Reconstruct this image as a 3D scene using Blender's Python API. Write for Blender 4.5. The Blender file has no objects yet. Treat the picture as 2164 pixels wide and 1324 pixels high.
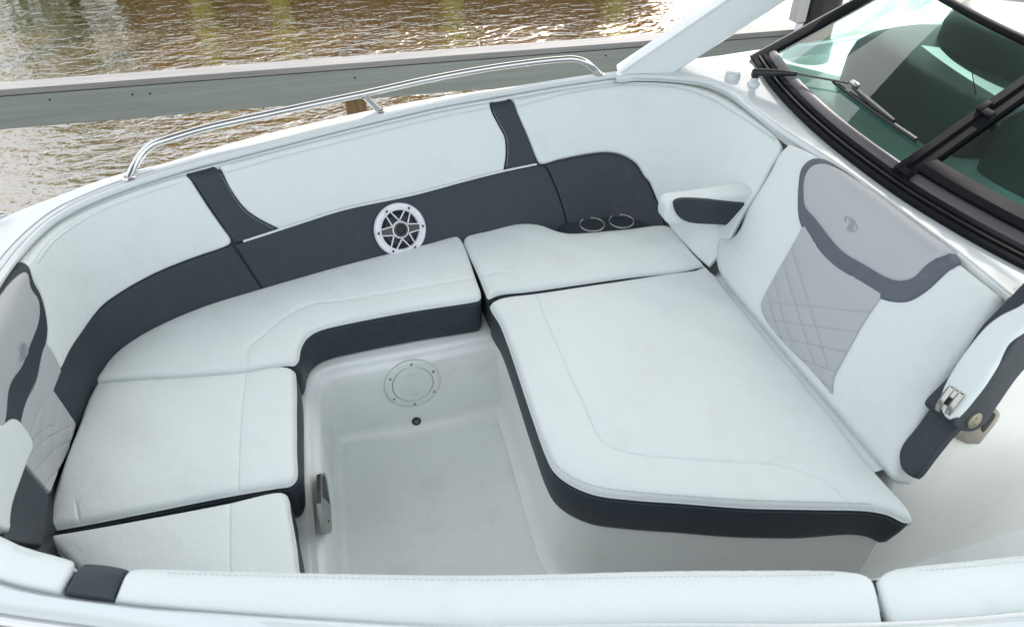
import bpy, bmesh, math, random
import numpy as np
from mathutils import Vector, Matrix
from mathutils.geometry import delaunay_2d_cdt

random.seed(7)
R = math.radians
scene = bpy.context.scene
COL = scene.collection

# ------------------------------------------------------------------ camera
CAM_POS = (0.0, 0.0, 2.05)
CAM_F, CAM_PITCH, CAM_YAW = 1590.0, R(39.4), R(15.7)      # focal length in photo pixels (2164 wide)
cam_d = bpy.data.cameras.new('camera')
cam_d.sensor_width = 36.0
cam_d.lens = CAM_F / 2164.0 * 36.0
cam_d.clip_start, cam_d.clip_end = 0.05, 2000.0
cam = bpy.data.objects.new('camera', cam_d)
COL.objects.link(cam)
_fw = np.array([math.sin(CAM_YAW) * math.cos(CAM_PITCH), math.cos(CAM_YAW) * math.cos(CAM_PITCH), -math.sin(CAM_PITCH)])
_rt = np.array([math.cos(CAM_YAW), -math.sin(CAM_YAW), 0.0])
_up = np.cross(_rt, _fw)
cam.matrix_world = Matrix(((_rt[0], _up[0], -_fw[0], CAM_POS[0]), (_rt[1], _up[1], -_fw[1], CAM_POS[1]),
                           (_rt[2], _up[2], -_fw[2], CAM_POS[2]), (0, 0, 0, 1)))
cam_d.dof.use_dof = True
cam_d.dof.focus_distance = 2.7
cam_d.dof.aperture_fstop = 5.0
scene.camera = cam

# ------------------------------------------------------------------ world, sun, exposure
SUN_ELEV, SUN_AZ = R(42), R(38)           # azimuth measured from +Y (across the boat) towards +X (stern)
world = bpy.data.worlds.new('World')
scene.world = world
world.use_nodes = True
wn, wl = world.node_tree.nodes, world.node_tree.links
wn.clear()
w_out = wn.new('ShaderNodeOutputWorld')
w_bg = wn.new('ShaderNodeBackground')
w_sky = wn.new('ShaderNodeTexSky')
w_sky.sky_type = 'NISHITA'
w_sky.sun_disc = False
w_sky.sun_elevation = SUN_ELEV
w_sky.sun_rotation = SUN_AZ
w_sky.dust_density = 4.0
w_sky.air_density = 1.2
w_sky.ozone_density = 1.0
w_tc = wn.new('ShaderNodeTexCoord')
w_noise = wn.new('ShaderNodeTexNoise')
w_noise.inputs['Scale'].default_value = 2.2
w_noise.inputs['Detail'].default_value = 6.0
w_ramp = wn.new('ShaderNodeMapRange')
w_ramp.inputs['From Min'].default_value = 0.30
w_ramp.inputs['From Max'].default_value = 0.62
w_ramp.inputs['To Min'].default_value = 0.38
w_ramp.inputs['To Max'].default_value = 0.80
w_mix = wn.new('ShaderNodeMixRGB')
w_mix.inputs['Color2'].default_value = (8.8, 9.15, 9.3, 1)     # bright thin cloud, in the sky's own units
wl.new(w_tc.outputs['Generated'], w_noise.inputs['Vector'])
wl.new(w_noise.outputs['Fac'], w_ramp.inputs['Value'])
wl.new(w_ramp.outputs['Result'], w_mix.inputs['Fac'])
wl.new(w_sky.outputs['Color'], w_mix.inputs['Color1'])
wl.new(w_mix.outputs['Color'], w_bg.inputs['Color'])
w_bg.inputs['Strength'].default_value = 0.10
wl.new(w_bg.outputs['Background'], w_out.inputs['Surface'])

sun_d = bpy.data.lights.new('sun', 'SUN')
sun_d.energy = 3.2
sun_d.angle = R(0.5)
sun_d.color = (1.0, 0.96, 0.90)
sun = bpy.data.objects.new('sun', sun_d)
COL.objects.link(sun)
sd = Vector((math.sin(SUN_AZ) * math.cos(SUN_ELEV), math.cos(SUN_AZ) * math.cos(SUN_ELEV), math.sin(SUN_ELEV)))
sun.rotation_euler = (-sd).to_track_quat('-Z', 'Y').to_euler()
sun.location = sd * 30

scene.view_settings.view_transform = 'Standard'
scene.view_settings.look = 'None'
scene.view_settings.exposure = 1.25            # exposed for the shade
scene.view_settings.gamma = 1.0
scene.view_settings.use_curve_mapping = False

# ------------------------------------------------------------------ helpers: survey of the photograph
C0 = np.array(CAM_POS)

def ray(px, py):
    d = _fw * CAM_F + _rt * (px - 1082.0) - _up * (py - 662.0)
    return d / np.linalg.norm(d)

def at_z(px, py, z):
    d = ray(px, py)
    return C0 + d * ((z - C0[2]) / d[2])

def at_y(px, py, y):
    d = ray(px, py)
    return C0 + d * ((y - C0[1]) / d[1])

def at_x(px, py, x):
    d = ray(px, py)
    return C0 + d * ((x - C0[0]) / d[0])

def at_plane(px, py, p, n):
    d = ray(px, py)
    return C0 + d * (np.dot(np.array(p) - C0, n) / np.dot(d, n))

def project(P):
    v = np.asarray(P) - C0
    w = v @ _fw
    return np.stack([1082.0 + CAM_F * (v @ _rt) / w, 662.0 - CAM_F * (v @ _up) / w], -1)

def tz(pts, z):                              # survey points on a level plane; keeps the 'sharp corner' flag
    return [tuple(at_z(p[0], p[1], z)[:2]) + tuple(p[2:]) for p in pts]

# ------------------------------------------------------------------ helpers: curves
def catmull(pts, step, closed=False):
    """resample a polyline of 2-D/3-D points smoothly; a truthy extra item marks a sharp corner"""
    dim = 2
    flags = [len(p) > dim and bool(p[dim]) for p in pts]
    P = [np.array(p[:dim], float) for p in pts]
    return _catmull(P, flags, step, closed)

def catmull3(pts, step, closed=False):
    P = [np.array(p[:3], float) for p in pts]
    return _catmull(P, [False] * len(P), step, closed)

def _catmull(P, flags, step, closed):
    n = len(P)
    out = []
    for i in range(n if closed else n - 1):
        p1, p2 = P[i], P[(i + 1) % n]
        p0 = P[i - 1] if (i > 0 or closed) else 2 * p1 - p2
        p3 = P[(i + 2) % n] if (i + 2 < n or closed) else 2 * p2 - p1
        d = np.linalg.norm(p2 - p1)
        if d < 1e-9:
            continue
        if flags[i]:
            p0 = 2 * p1 - p2
        if flags[(i + 1) % n]:
            p3 = 2 * p2 - p1
        d0 = max(np.linalg.norm(p1 - p0), 1e-6) ** .5
        d1 = d ** .5
        d2 = max(np.linalg.norm(p3 - p2), 1e-6) ** .5
        m1 = (p1 - p0) / d0 - (p2 - p0) / (d0 + d1) + (p2 - p1) / d1
        m2 = (p2 - p1) / d1 - (p3 - p1) / (d1 + d2) + (p3 - p2) / d2
        m1, m2 = m1 * d1, m2 * d1
        k = max(1, int(round(d / step)))
        for j in range(k):
            t = j / k
            out.append((2 * t**3 - 3 * t**2 + 1) * p1 + (t**3 - 2 * t**2 + t) * m1 +
                       (-2 * t**3 + 3 * t**2) * p2 + (t**3 - t**2) * m2)
    if not closed:
        out.append(P[-1])
    return np.array(out)

def resample(P, n):
    P = np.asarray(P, float)
    s = np.concatenate([[0], np.cumsum(np.linalg.norm(np.diff(P, axis=0), axis=1))])
    t = np.linspace(0, s[-1], n)
    return np.stack([np.interp(t, s, P[:, k]) for k in range(P.shape[1])], -1)

def poly_dist(Q, P, closed):
    A = P if closed else P[:-1]
    B = np.roll(P, -1, 0) if closed else P[1:]
    d = B - A
    L2 = np.maximum((d * d).sum(1), 1e-14)
    out = np.empty(len(Q))
    for i in range(0, len(Q), 2000):
        q = Q[i:i + 2000, None, :]
        t = np.clip(((q - A) * d).sum(2) / L2, 0, 1)
        out[i:i + 2000] = np.sqrt((((A + t[..., None] * d) - q) ** 2).sum(2).min(1))
    return out

def inside(Q, P):
    x, y = Q[:, 0], Q[:, 1]
    c = np.zeros(len(Q), bool)
    n = len(P)
    for i in range(n):
        x1, y1 = P[i]
        x2, y2 = P[(i + 1) % n]
        cond = ((y1 > y) != (y2 > y))
        if cond.any():
            xx = (x2 - x1) * (y - y1) / ((y2 - y1) if y2 != y1 else 1e-12) + x1
            c ^= cond & (x < xx)
    return c

def area(P):
    return 0.5 * np.sum(P[:, 0] * np.roll(P[:, 1], -1) - np.roll(P[:, 0], -1) * P[:, 1])

# ------------------------------------------------------------------ helpers: objects
def tag(o, label=None, cat=None, group=None, kind=None):
    if label: o['label'] = label
    if cat: o['category'] = cat
    if group: o['group'] = group
    if kind: o['kind'] = kind
    return o

def empty(name, loc=(0, 0, 0), parent=None):
    o = bpy.data.objects.new(name, None)
    o.empty_display_size = 0.1
    COL.objects.link(o)
    if parent is not None:
        o.parent = parent
        o.matrix_parent_inverse = parent.matrix_basis.inverted()
    o.location = loc
    return o

def obj(name, verts, faces, mat, parent=None, smooth=True, sharp=None):
    me = bpy.data.meshes.new(name)
    me.from_pydata([tuple(map(float, v)) for v in verts], [], [tuple(map(int, f)) for f in faces])
    me.validate()
    me.materials.append(mat)
    if smooth:
        me.polygons.foreach_set('use_smooth', [True] * len(me.polygons))
        if sharp:
            me.set_sharp_from_angle(angle=R(sharp))
    me.update()
    o = bpy.data.objects.new(name, me)
    COL.objects.link(o)
    if parent is not None:
        o.parent = parent
        o.matrix_parent_inverse = parent.matrix_basis.inverted() if parent.parent is None else \
            (parent.parent.matrix_basis @ parent.matrix_parent_inverse @ parent.matrix_basis).inverted()
    return o

class MB:
    """collects shapes into one mesh"""
    def __init__(self):
        self.v, self.f = [], []
    def add(self, v, f):
        o = len(self.v)
        self.v += [tuple(p) for p in v]
        self.f += [tuple(i + o for i in q) for q in f]
        return self
    def grid(self, rows, closed=False, flip=False):
        n = len(rows[0])
        f = []
        for i in range(len(rows) - 1):
            for j in range(n if closed else n - 1):
                a, b = i * n + j, i * n + (j + 1) % n
                q = (a, b, b + n, a + n)
                f.append(q[::-1] if flip else q)
        return self.add([p for r in rows for p in r], f)
    def tube(self, pts, rad, seg=12, cap=True):
        P = np.asarray(pts, float)
        rad = np.broadcast_to(np.asarray(rad, float), (len(P),))
        T = np.gradient(P, axis=0)
        T /= np.maximum(np.linalg.norm(T, axis=1), 1e-9)[:, None]
        a = np.array([0, 0, 1.0]) if abs(T[0][2]) < .9 else np.array([1.0, 0, 0])
        rows = []
        N = np.cross(T[0], a); N /= np.linalg.norm(N)
        for i in range(len(P)):
            N = N - T[i] * np.dot(N, T[i]); N /= np.linalg.norm(N)
            B = np.cross(T[i], N)
            rows.append([P[i] + rad[i] * (math.cos(t) * N + math.sin(t) * B) for t in np.linspace(0, 2 * math.pi, seg, endpoint=False)])
        o = len(self.v)
        self.grid(rows, closed=True)
        if cap:
            self.f.append(tuple(o + k for k in range(seg))[::-1])
            e = o + (len(rows) - 1) * seg
            self.f.append(tuple(e + k for k in range(seg)))
        return self
    def box(self, c, ax, ay, az, bev=0.0):
        """box from centre and three half-axis vectors, with chamfered edges if bev > 0"""
        c, ax, ay, az = (np.asarray(q, float) for q in (c, ax, ay, az))
        lx, ly, lz = (np.linalg.norm(q) for q in (ax, ay, az))
        if bev <= 0:
            v = [c + sx * ax + sy * ay + sz * az for sx in (-1, 1) for sy in (-1, 1) for sz in (-1, 1)]
            return self.add(v, [(0, 1, 3, 2), (4, 6, 7, 5), (0, 4, 5, 1), (2, 3, 7, 6), (0, 2, 6, 4), (1, 5, 7, 3)])
        bm = bmesh.new()
        M = Matrix(((ax[0], ay[0], az[0], c[0]), (ax[1], ay[1], az[1], c[1]), (ax[2], ay[2], az[2], c[2]), (0, 0, 0, 1)))
        bmesh.ops.create_cube(bm, size=2.0, matrix=M)
        bmesh.ops.bevel(bm, geom=bm.edges[:], offset=bev, segments=2, affect='EDGES', profile=0.5)
        bm.verts.index_update()
        v = [tuple(q.co) for q in bm.verts]
        f = [tuple(q.index for q in p.verts) for p in bm.faces]
        bm.free()
        return self.add(v, f)
    def lathe(self, prof, c, ex, ey, en, seg=48, a0=0, a1=2 * math.pi):
        """prof: list of (radius, height along en)"""
        c, ex, ey, en = (np.asarray(q, float) for q in (c, ex, ey, en))
        full = abs(a1 - a0 - 2 * math.pi) < 1e-6
        ang = np.linspace(a0, a1, seg, endpoint=not full)
        rows = [[c + r * (math.cos(t) * ex + math.sin(t) * ey) + h * en for t in ang] for r, h in prof]
        return self.grid(rows, closed=full)
    def prism(self, poly, c, ex, ey, en, h0, h1):
        c, ex, ey, en = (np.asarray(q, float) for q in (c, ex, ey, en))
        n = len(poly)
        lo = [c + x * ex + y * ey + h0 * en for x, y in poly]
        hi = [c + x * ex + y * ey + h1 * en for x, y in poly]
        f = [tuple(range(n, 2 * n)), tuple(range(n))[::-1]] + [(i, (i + 1) % n, n + (i + 1) % n, n + i) for i in range(n)]
        return self.add(lo + hi, f)
    def build(self, name, mat, parent=None, smooth=True, sharp=40):
        return obj(name, self.v, self.f, mat, parent, smooth, sharp)

# ------------------------------------------------------------------ helpers: upholstery on a surface
class Level:
    """horizontal plane: u = x, v = y"""
    def __init__(self, z):
        self.z = z
    def ev(self, u, v):
        u, v = np.asarray(u, float), np.asarray(v, float)
        return np.stack([u, v, np.full_like(u, self.z)], -1), np.tile([0, 0, 1.0], (len(u), 1))

class Ruled:
    """wall between a low and a high 3-D curve; u, v roughly in metres; above v = H it rolls over outwards"""
    def __init__(self, low, high, inner, H=0.42, roll=0.035, belly=0.0):
        n = 1200
        a = catmull3(low, .01); b = catmull3(high, .01)
        # common parameter: the stations themselves
        ks = np.linspace(0, len(low) - 1, n)
        self.low = self._param(low, ks); self.high = self._param(high, ks)
        mid = (self.low + self.high) / 2
        self.s = np.concatenate([[0], np.cumsum(np.linalg.norm(np.diff(mid, axis=0), axis=1))])
        self.H, self.r, self.belly = H, roll, belly
        T = np.gradient(mid, axis=0)
        E = self.high - self.low
        N = np.cross(T, E)
        N /= np.linalg.norm(N, axis=1)[:, None]
        side = ((np.asarray(inner) - mid) * N).sum(1)
        if np.median(side) < 0:
            N = -N
        self.n = N
        self.e = E / np.linalg.norm(E, axis=1)[:, None]
        self.cache = None
    def _param(self, P, ks):
        P = np.asarray(P, float)
        out = []
        for k in ks:
            i = min(int(k), len(P) - 2); t = k - i
            p1, p2 = P[i], P[i + 1]
            p0 = P[i - 1] if i > 0 else 2 * p1 - p2
            p3 = P[i + 2] if i + 2 < len(P) else 2 * p2 - p1
            out.append(0.5 * ((2 * p1) + (-p0 + p2) * t + (2 * p0 - 5 * p1 + 4 * p2 - p3) * t * t + (-p0 + 3 * p1 - 3 * p2 + p3) * t**3))
        return np.array(out)
    def _i(self, A, u):
        return np.stack([np.interp(u, self.s, A[:, k]) for k in range(3)], -1)
    def ev(self, u, v):
        u, v = np.asarray(u, float), np.asarray(v, float)
        lo, hi, n, e = self._i(self.low, u), self._i(self.high, u), self._i(self.n, u), self._i(self.e, u)
        n = n / np.linalg.norm(n, axis=1)[:, None]
        f = np.minimum(v / self.H, 1.0)[:, None]
        P = lo + (hi - lo) * f + n * (self.belly * 4 * f * (1 - f))
        w = np.maximum(v - self.H, 0.0)
        phi = np.minimum(w / self.r, math.pi / 2 * .96)
        ext = np.maximum(w - self.r * math.pi / 2 * .96, 0)
        s, c = np.sin(phi)[:, None], np.cos(phi)[:, None]
        # the horizontal outward direction after the roll
        P = P + e * (self.r * s) - n * (self.r * (1 - c)) + (e * c - n * s) * ext[:, None]
        N = n * c + e * s
        return P, N
    def uv(self, px, py, u0=None, u1=None, vmax=0.52):
        if self.cache is None:
            U, V = np.meshgrid(np.linspace(0, self.s[-1], 500), np.linspace(-.04, .56, 61), indexing='ij')
            P, N = self.ev(U.ravel(), V.ravel())
            self.cache = (U.ravel(), V.ravel(), project(P), ((C0 - P) * N).sum(1) > 0)
        U, V, Q, fr = self.cache
        m = fr & (V <= vmax)
        if u0 is not None: m &= (U >= u0)
        if u1 is not None: m &= (U <= u1)
        d = ((Q - (px, py)) ** 2).sum(1) + np.where(m, 0, 1e12)
        i = int(d.argmin())
        u, v = U[i], V[i]
        for _ in range(25):
            h = 1e-4
            P, _n = self.ev([u, u + h, u], [v, v, v + h])
            q = project(P)
            J = np.stack([(q[1] - q[0]) / h, (q[2] - q[0]) / h], 1)
            try:
                du = np.linalg.solve(J + 1e-9 * np.eye(2), np.array([px, py]) - q[0])
            except np.linalg.LinAlgError:
                break
            du = np.clip(du, -.03, .03)
            u = min(max(u + du[0], 0), self.s[-1]); v = min(max(v + du[1], -.1), vmax)
        return u, v
    def trace(self, pts, **k):
        return [tuple(self.uv(p[0], p[1], **k)) + tuple(p[2:]) for p in pts]

def pad(name, surf, outline, mat, parent=None, r=.006, depth=.02, crown=0.0, crownL=.05, lift=0.0,
        creases=(), step=.03, bstep=.009, raw=False, wave=0.0):
    """an upholstered panel: rounded edge r, skirt to depth, soft crown, stitched-down creases"""
    P = np.asarray(outline) if raw else catmull(outline, bstep, closed=True)
    if area(P) < 0:
        P = P[::-1]
    n = len(P)
    pts = [P]
    T = np.roll(P, -1, 0) - np.roll(P, 1, 0)
    T /= np.maximum(np.linalg.norm(T, axis=1), 1e-9)[:, None]
    NI = np.stack([-T[:, 1], T[:, 0]], -1)
    for th in (28, 52, 72, 90):
        o = r * (1 - math.cos(R(th)))
        Q = P + NI * o
        k = inside(Q, P)
        k &= poly_dist(Q, P, True) > o * .93
        pts.append(Q[k])
    lo, hi = P.min(0), P.max(0)
    gx, gy = np.meshgrid(np.arange(lo[0], hi[0], step), np.arange(lo[1], hi[1], step * .866), indexing='ij')
    gx = gx + (np.arange(gx.shape[1]) % 2)[None, :] * step * .5
    G = np.stack([gx.ravel(), gy.ravel()], -1)
    G = G[inside(G, P)]
    if len(G):
        G = G[poly_dist(G, P, True) > max(r * 1.05, step * .35)]
    cl = []
    cedges = []
    for line, cd, cw in creases:
        L = catmull(line, .004)
        cl.append((L, cd, cw))
        if len(G):
            G = G[poly_dist(G, L, False) > cw * 3.2]
        t = np.gradient(L, axis=0); t /= np.maximum(np.linalg.norm(t, axis=1), 1e-9)[:, None]
        nn = np.stack([-t[:, 1], t[:, 0]], -1)
        for o in (-2.6, -1.5, -.75, 0, .75, 1.5, 2.6):
            Q = L + nn * (o * cw)
            k = inside(Q, P)
            k &= poly_dist(Q, P, True) > r * .35
            if abs(o) > 0:
                k &= poly_dist(Q, L, False) > abs(o) * cw * .8
            if o == 0:
                base = sum(len(p) for p in pts)
                ids = np.cumsum(k) - 1
                cedges += [(base + ids[i], base + ids[i + 1]) for i in range(len(Q) - 1) if k[i] and k[i + 1]]
            pts.append(Q[k])
    if len(cl) > 3 and len(G):
        pass
    pts.append(G)
    Q = np.concatenate([p for p in pts if len(p)])
    edges = [(i, (i + 1) % n) for i in range(n)] + [(int(a), int(b)) for a, b in cedges]
    res = delaunay_2d_cdt([Vector(q) for q in Q], edges, [], 1, 1e-6)
    V2 = np.array([(v.x, v.y) for v in res[0]])
    tris = [tuple(f) for f in res[2]]
    d = poly_dist(V2, P, True)
    x = np.clip(d / r, 0, 1)
    h = r * np.sqrt(np.maximum(1 - (1 - x) ** 2, 0)) - r + lift
    if crown:
        h = h + crown * (1 - np.exp(-d / crownL))
    if wave:
        h = h + wave * (np.sin(V2[:, 0] * 17 + 1.3) * np.cos(V2[:, 1] * 13 + .4) + .6 * np.sin(V2[:, 0] * 31 + V2[:, 1] * 23)) * np.clip(d / .05, 0, 1)
    for L, cd, cw in cl:
        dl_ = poly_dist(V2, L, False)
        h = h - cd * np.exp(-(dl_ / cw) ** 2) - cd * .55 * np.exp(-(dl_ / (cw * 5)) ** 2) * (.75 + .25 * np.sin(V2[:, 0] * 140 + V2[:, 1] * 170))
    S, N = surf.ev(V2[:, 0], V2[:, 1])
    verts = list(S + N * h[:, None])
    # orient triangles to the normal
    f0 = tris[len(tris) // 2]
    a, b, c = (verts[i] for i in f0)
    if np.dot(np.cross(b - a, c - a), N[f0[0]]) < 0:
        tris = [t[::-1] for t in tris]
    # skirt
    SB, NB = surf.ev(P[:, 0], P[:, 1])
    o = len(verts)
    top = SB + NB * (lift - r)
    bot = SB + NB * (lift - max(depth, r + .001))
    verts += list(top) + list(bot)
    q0 = np.cross(top[1] - top[0], bot[0] - top[0])
    cen2 = P.mean(0)
    for i in range(n):
        j = (i + 1) % n
        tris.append((o + i, o + n + i, o + n + j, o + j))
    ob = obj(name, verts, tris, mat, parent)
    bm = bmesh.new(); bm.from_mesh(ob.data)
    bmesh.ops.remove_doubles(bm, verts=bm.verts, dist=1e-5)
    bmesh.ops.recalc_face_normals(bm, faces=bm.faces)
    # make sure the face looks out
    bm.faces.ensure_lookup_table()
    S0, N0 = surf.ev([V2[:, 0].mean()], [V2[:, 1].mean()])
    up = sum((f.normal.dot(Vector(N0[0])) * f.calc_area() for f in bm.faces))
    if up < 0:
        bmesh.ops.reverse_faces(bm, faces=bm.faces)
    for f in bm.faces: f.smooth = True
    bm.to_mesh(ob.data); bm.free()
    return ob

def stitches(name, surf, line, mat, parent, lift=0.0, pitch=.0105, length=.007, w=.0011, closed=False):
    L = catmull(line, .004, closed)
    s = np.concatenate([[0], np.cumsum(np.linalg.norm(np.diff(L, axis=0), axis=1))])
    t = np.arange(0, s[-1] - length, pitch)
    a = np.stack([np.interp(t, s, L[:, k]) for k in (0, 1)], -1)
    b = np.stack([np.interp(t + length, s, L[:, k]) for k in (0, 1)], -1)
    A, N = surf.ev(a[:, 0], a[:, 1]); B, _ = surf.ev(b[:, 0], b[:, 1])
    m = MB()
    for p, q, n in zip(A, B, N):
        d = q - p
        l = np.linalg.norm(d)
        if l < 1e-5: continue
        side = np.cross(n, d / l) * w
        m.box((p + q) / 2 + n * (lift + w * .3), d / 2, side * .8, n * w * .8)
    return m.build(name, mat, parent, smooth=False)

def inset(P, o):
    P = np.asarray(P)
    s = 1 if area(P) > 0 else -1
    T = np.roll(P, -1, 0) - np.roll(P, 1, 0)
    T /= np.maximum(np.linalg.norm(T, axis=1), 1e-9)[:, None]
    return P + s * o * np.stack([-T[:, 1], T[:, 0]], -1)

# ------------------------------------------------------------------ materials
def new_mat(name):
    m = bpy.data.materials.new(name)
    m.use_nodes = True
    nt = m.node_tree
    return m, nt.nodes, nt.links, nt.nodes['Principled BSDF']

def basic(name, col, rough=.4, metal=0.0, coat=0.0, spec=.5, var=.06, vscale=6.0, bump=0.0, bscale=400.0, rvar=.08, dirt=None, dscale=3.0, coords='Object'):
    m, N, L, b = new_mat(name)
    tc = N.new('ShaderNodeTexCoord')
    nz = N.new('ShaderNodeTexNoise'); nz.inputs['Scale'].default_value = vscale; nz.inputs['Detail'].default_value = 5
    L.new(tc.outputs[coords], nz.inputs['Vector'])
    mx = N.new('ShaderNodeMixRGB')
    mx.inputs['Color1'].default_value = tuple(c * (1 - var) for c in col) + (1,)
    mx.inputs['Color2'].default_value = tuple(min(c * (1 + var), 1) for c in col) + (1,)
    L.new(nz.outputs['Fac'], mx.inputs['Fac'])
    out = mx.outputs['Color']
    if dirt:
        n2 = N.new('ShaderNodeTexNoise'); n2.inputs['Scale'].default_value = dscale; n2.inputs['Detail'].default_value = 8; n2.inputs['Roughness'].default_value = .7
        L.new(tc.outputs[coords], n2.inputs['Vector'])
        rp = N.new('ShaderNodeMapRange'); rp.inputs['From Min'].default_value = .52; rp.inputs['From Max'].default_value = .80
        rp.inputs['To Min'].default_value = 0; rp.inputs['To Max'].default_value = dirt[1]
        L.new(n2.outputs['Fac'], rp.inputs['Value'])
        m2 = N.new('ShaderNodeMixRGB'); m2.inputs['Color2'].default_value = tuple(dirt[0]) + (1,)
        L.new(rp.outputs['Result'], m2.inputs['Fac']); L.new(out, m2.inputs['Color1'])
        out = m2.outputs['Color']
    L.new(out, b.inputs['Base Color'])
    rr = N.new('ShaderNodeMapRange'); rr.inputs['To Min'].default_value = max(rough - rvar, .02); rr.inputs['To Max'].default_value = rough + rvar
    L.new(nz.outputs['Fac'], rr.inputs['Value']); L.new(rr.outputs['Result'], b.inputs['Roughness'])
    b.inputs['Metallic'].default_value = metal
    b.inputs['Coat Weight'].default_value = coat
    b.inputs['Coat Roughness'].default_value = .08
    b.inputs['Specular IOR Level'].default_value = spec
    if bump:
        vo = N.new('ShaderNodeTexVoronoi'); vo.inputs['Scale'].default_value = bscale
        n3 = N.new('ShaderNodeTexNoise'); n3.inputs['Scale'].default_value = 14.0; n3.inputs['Detail'].default_value = 3
        L.new(tc.outputs[coords], vo.inputs['Vector']); L.new(tc.outputs[coords], n3.inputs['Vector'])
        ad = N.new('ShaderNodeMath'); ad.operation = 'MULTIPLY_ADD'; ad.inputs[1].default_value = 6.0
        L.new(n3.outputs['Fac'], ad.inputs[0]); L.new(vo.outputs['Distance'], ad.inputs[2])
        bp = N.new('ShaderNodeBump'); bp.inputs['Strength'].default_value = bump; bp.inputs['Distance'].default_value = .0012
        L.new(ad.outputs['Value'], bp.inputs['Height']); L.new(bp.outputs['Normal'], b.inputs['Normal'])
    return m

WHITE = basic('white_vinyl', (.65, .70, .695), .45, var=.035, vscale=3.5, bump=.55, bscale=420, dirt=((.48, .505, .46), .30), dscale=5.0)
CHAR = basic('charcoal_vinyl', (.025, .034, .044), .55, var=.22, vscale=9.0, bump=.35, bscale=420, dirt=((.055, .065, .078), .45), dscale=22.0, spec=.4)
CHARGLARE = basic('charcoal_vinyl_glare', (.085, .098, .125), .55, var=.18, vscale=22.0, bump=.35, bscale=420, dirt=((.17, .18, .20), .5), dscale=30.0)  # mottled charcoal vinyl, lightened: sky glare put into the colour
GREY = basic('pale_grey_vinyl', (.385, .40, .415), .42, var=.03, vscale=5.0, bump=.3, bscale=420)
GEL = basic('white_gelcoat', (.575, .62, .63), .22, coat=.5, var=.012, vscale=3.0, rvar=.05)
LINER = basic('liner_gelcoat', (.735, .775, .77), .34, coat=.15, var=.025, vscale=4.0, dirt=((.47, .47, .43), .28), dscale=9.0)
BASE = basic('base_gelcoat', (.80, .81, .785), .34, coat=.15, var=.02, dirt=((.55, .54, .50), .25), dscale=9.0)
FLOOR = basic('nonskid_floor', (.725, .768, .765), .42, var=.03, vscale=5.0, bump=.5, bscale=220, dirt=((.42, .44, .42), .35), dscale=7.0)
STEEL = basic('polished_stainless', (.60, .60, .60), .06, metal=1.0, var=.03, rvar=.03)
BRUSHED = basic('worn_stainless', (.42, .41, .38), .26, metal=1.0, var=.12, vscale=40, rvar=.08)
BLACK = basic('black_rubber', (.012, .013, .015), .42, var=.2, vscale=20)
FRAME = basic('black_anodised_frame', (.012, .012, .014), .6, var=.1, spec=.06)
DASH = basic('dash_gelcoat', (.74, .80, .77), .35, coat=.2, var=.03)
COWL = basic('dark_cowl_vinyl', (.065, .105, .096), .5, var=.25, vscale=7.0)
THREAD = basic('pale_thread', (.26, .29, .32), .7, var=.05)
THREADG = basic('grey_thread', (.46, .50, .52), .7, var=.05)
THREADD = basic('dark_thread', (.085, .10, .115), .7, var=.05)
PLASTIC = basic('white_plastic', (.70, .71, .76), .35, var=.02)
SPKGREY = basic('gunmetal_plastic', (.045, .047, .046), .38, var=.1)
SPKDARK = basic('speaker_dark', (.010, .010, .012), .6, var=.2)
CONE = basic('speaker_cone', (.14, .14, .12), .45, var=.1)
BRONZE = basic('bronze_cap', (.30, .27, .20), .38, metal=.6, var=.08, vscale=60)

def nonskid_mat():
    m, N, L, b = new_mat('nonskid_gelcoat')
    b.inputs['Base Color'].default_value = (.72, .755, .77, 1); b.inputs['Roughness'].default_value = .45
    tc = N.new('ShaderNodeTexCoord'); mp = N.new('ShaderNodeMapping'); mp.inputs['Rotation'].default_value = (0, 0, R(45))
    ck = N.new('ShaderNodeTexVoronoi'); ck.inputs['Scale'].default_value = 150; ck.inputs['Randomness'].default_value = 0
    L.new(tc.outputs['Object'], mp.inputs['Vector']); L.new(mp.outputs['Vector'], ck.inputs['Vector'])
    bp = N.new('ShaderNodeBump'); bp.inputs['Strength'].default_value = .8; bp.inputs['Distance'].default_value = .002
    L.new(ck.outputs['Distance'], bp.inputs['Height']); L.new(bp.outputs['Normal'], b.inputs['Normal'])
    return m
NONSKID = nonskid_mat()

def glass_mat():
    m = bpy.data.materials.new('tinted_glass'); m.use_nodes = True
    N, L = m.node_tree.nodes, m.node_tree.links
    N.clear()
    out = N.new('ShaderNodeOutputMaterial'); mix = N.new('ShaderNodeMixShader')
    tr = N.new('ShaderNodeBsdfTransparent'); tr.inputs['Color'].default_value = (.56, .91, .83, 1)
    gl = N.new('ShaderNodeBsdfGlossy'); gl.inputs['Roughness'].default_value = .02
    fr = N.new('ShaderNodeFresnel'); fr.inputs['IOR'].default_value = 1.85
    L.new(fr.outputs['Fac'], mix.inputs['Fac']); L.new(tr.outputs['BSDF'], mix.inputs[1]); L.new(gl.outputs['BSDF'], mix.inputs[2])
    L.new(mix.outputs['Shader'], out.inputs['Surface'])
    return m
GLASS = glass_mat()

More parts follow.
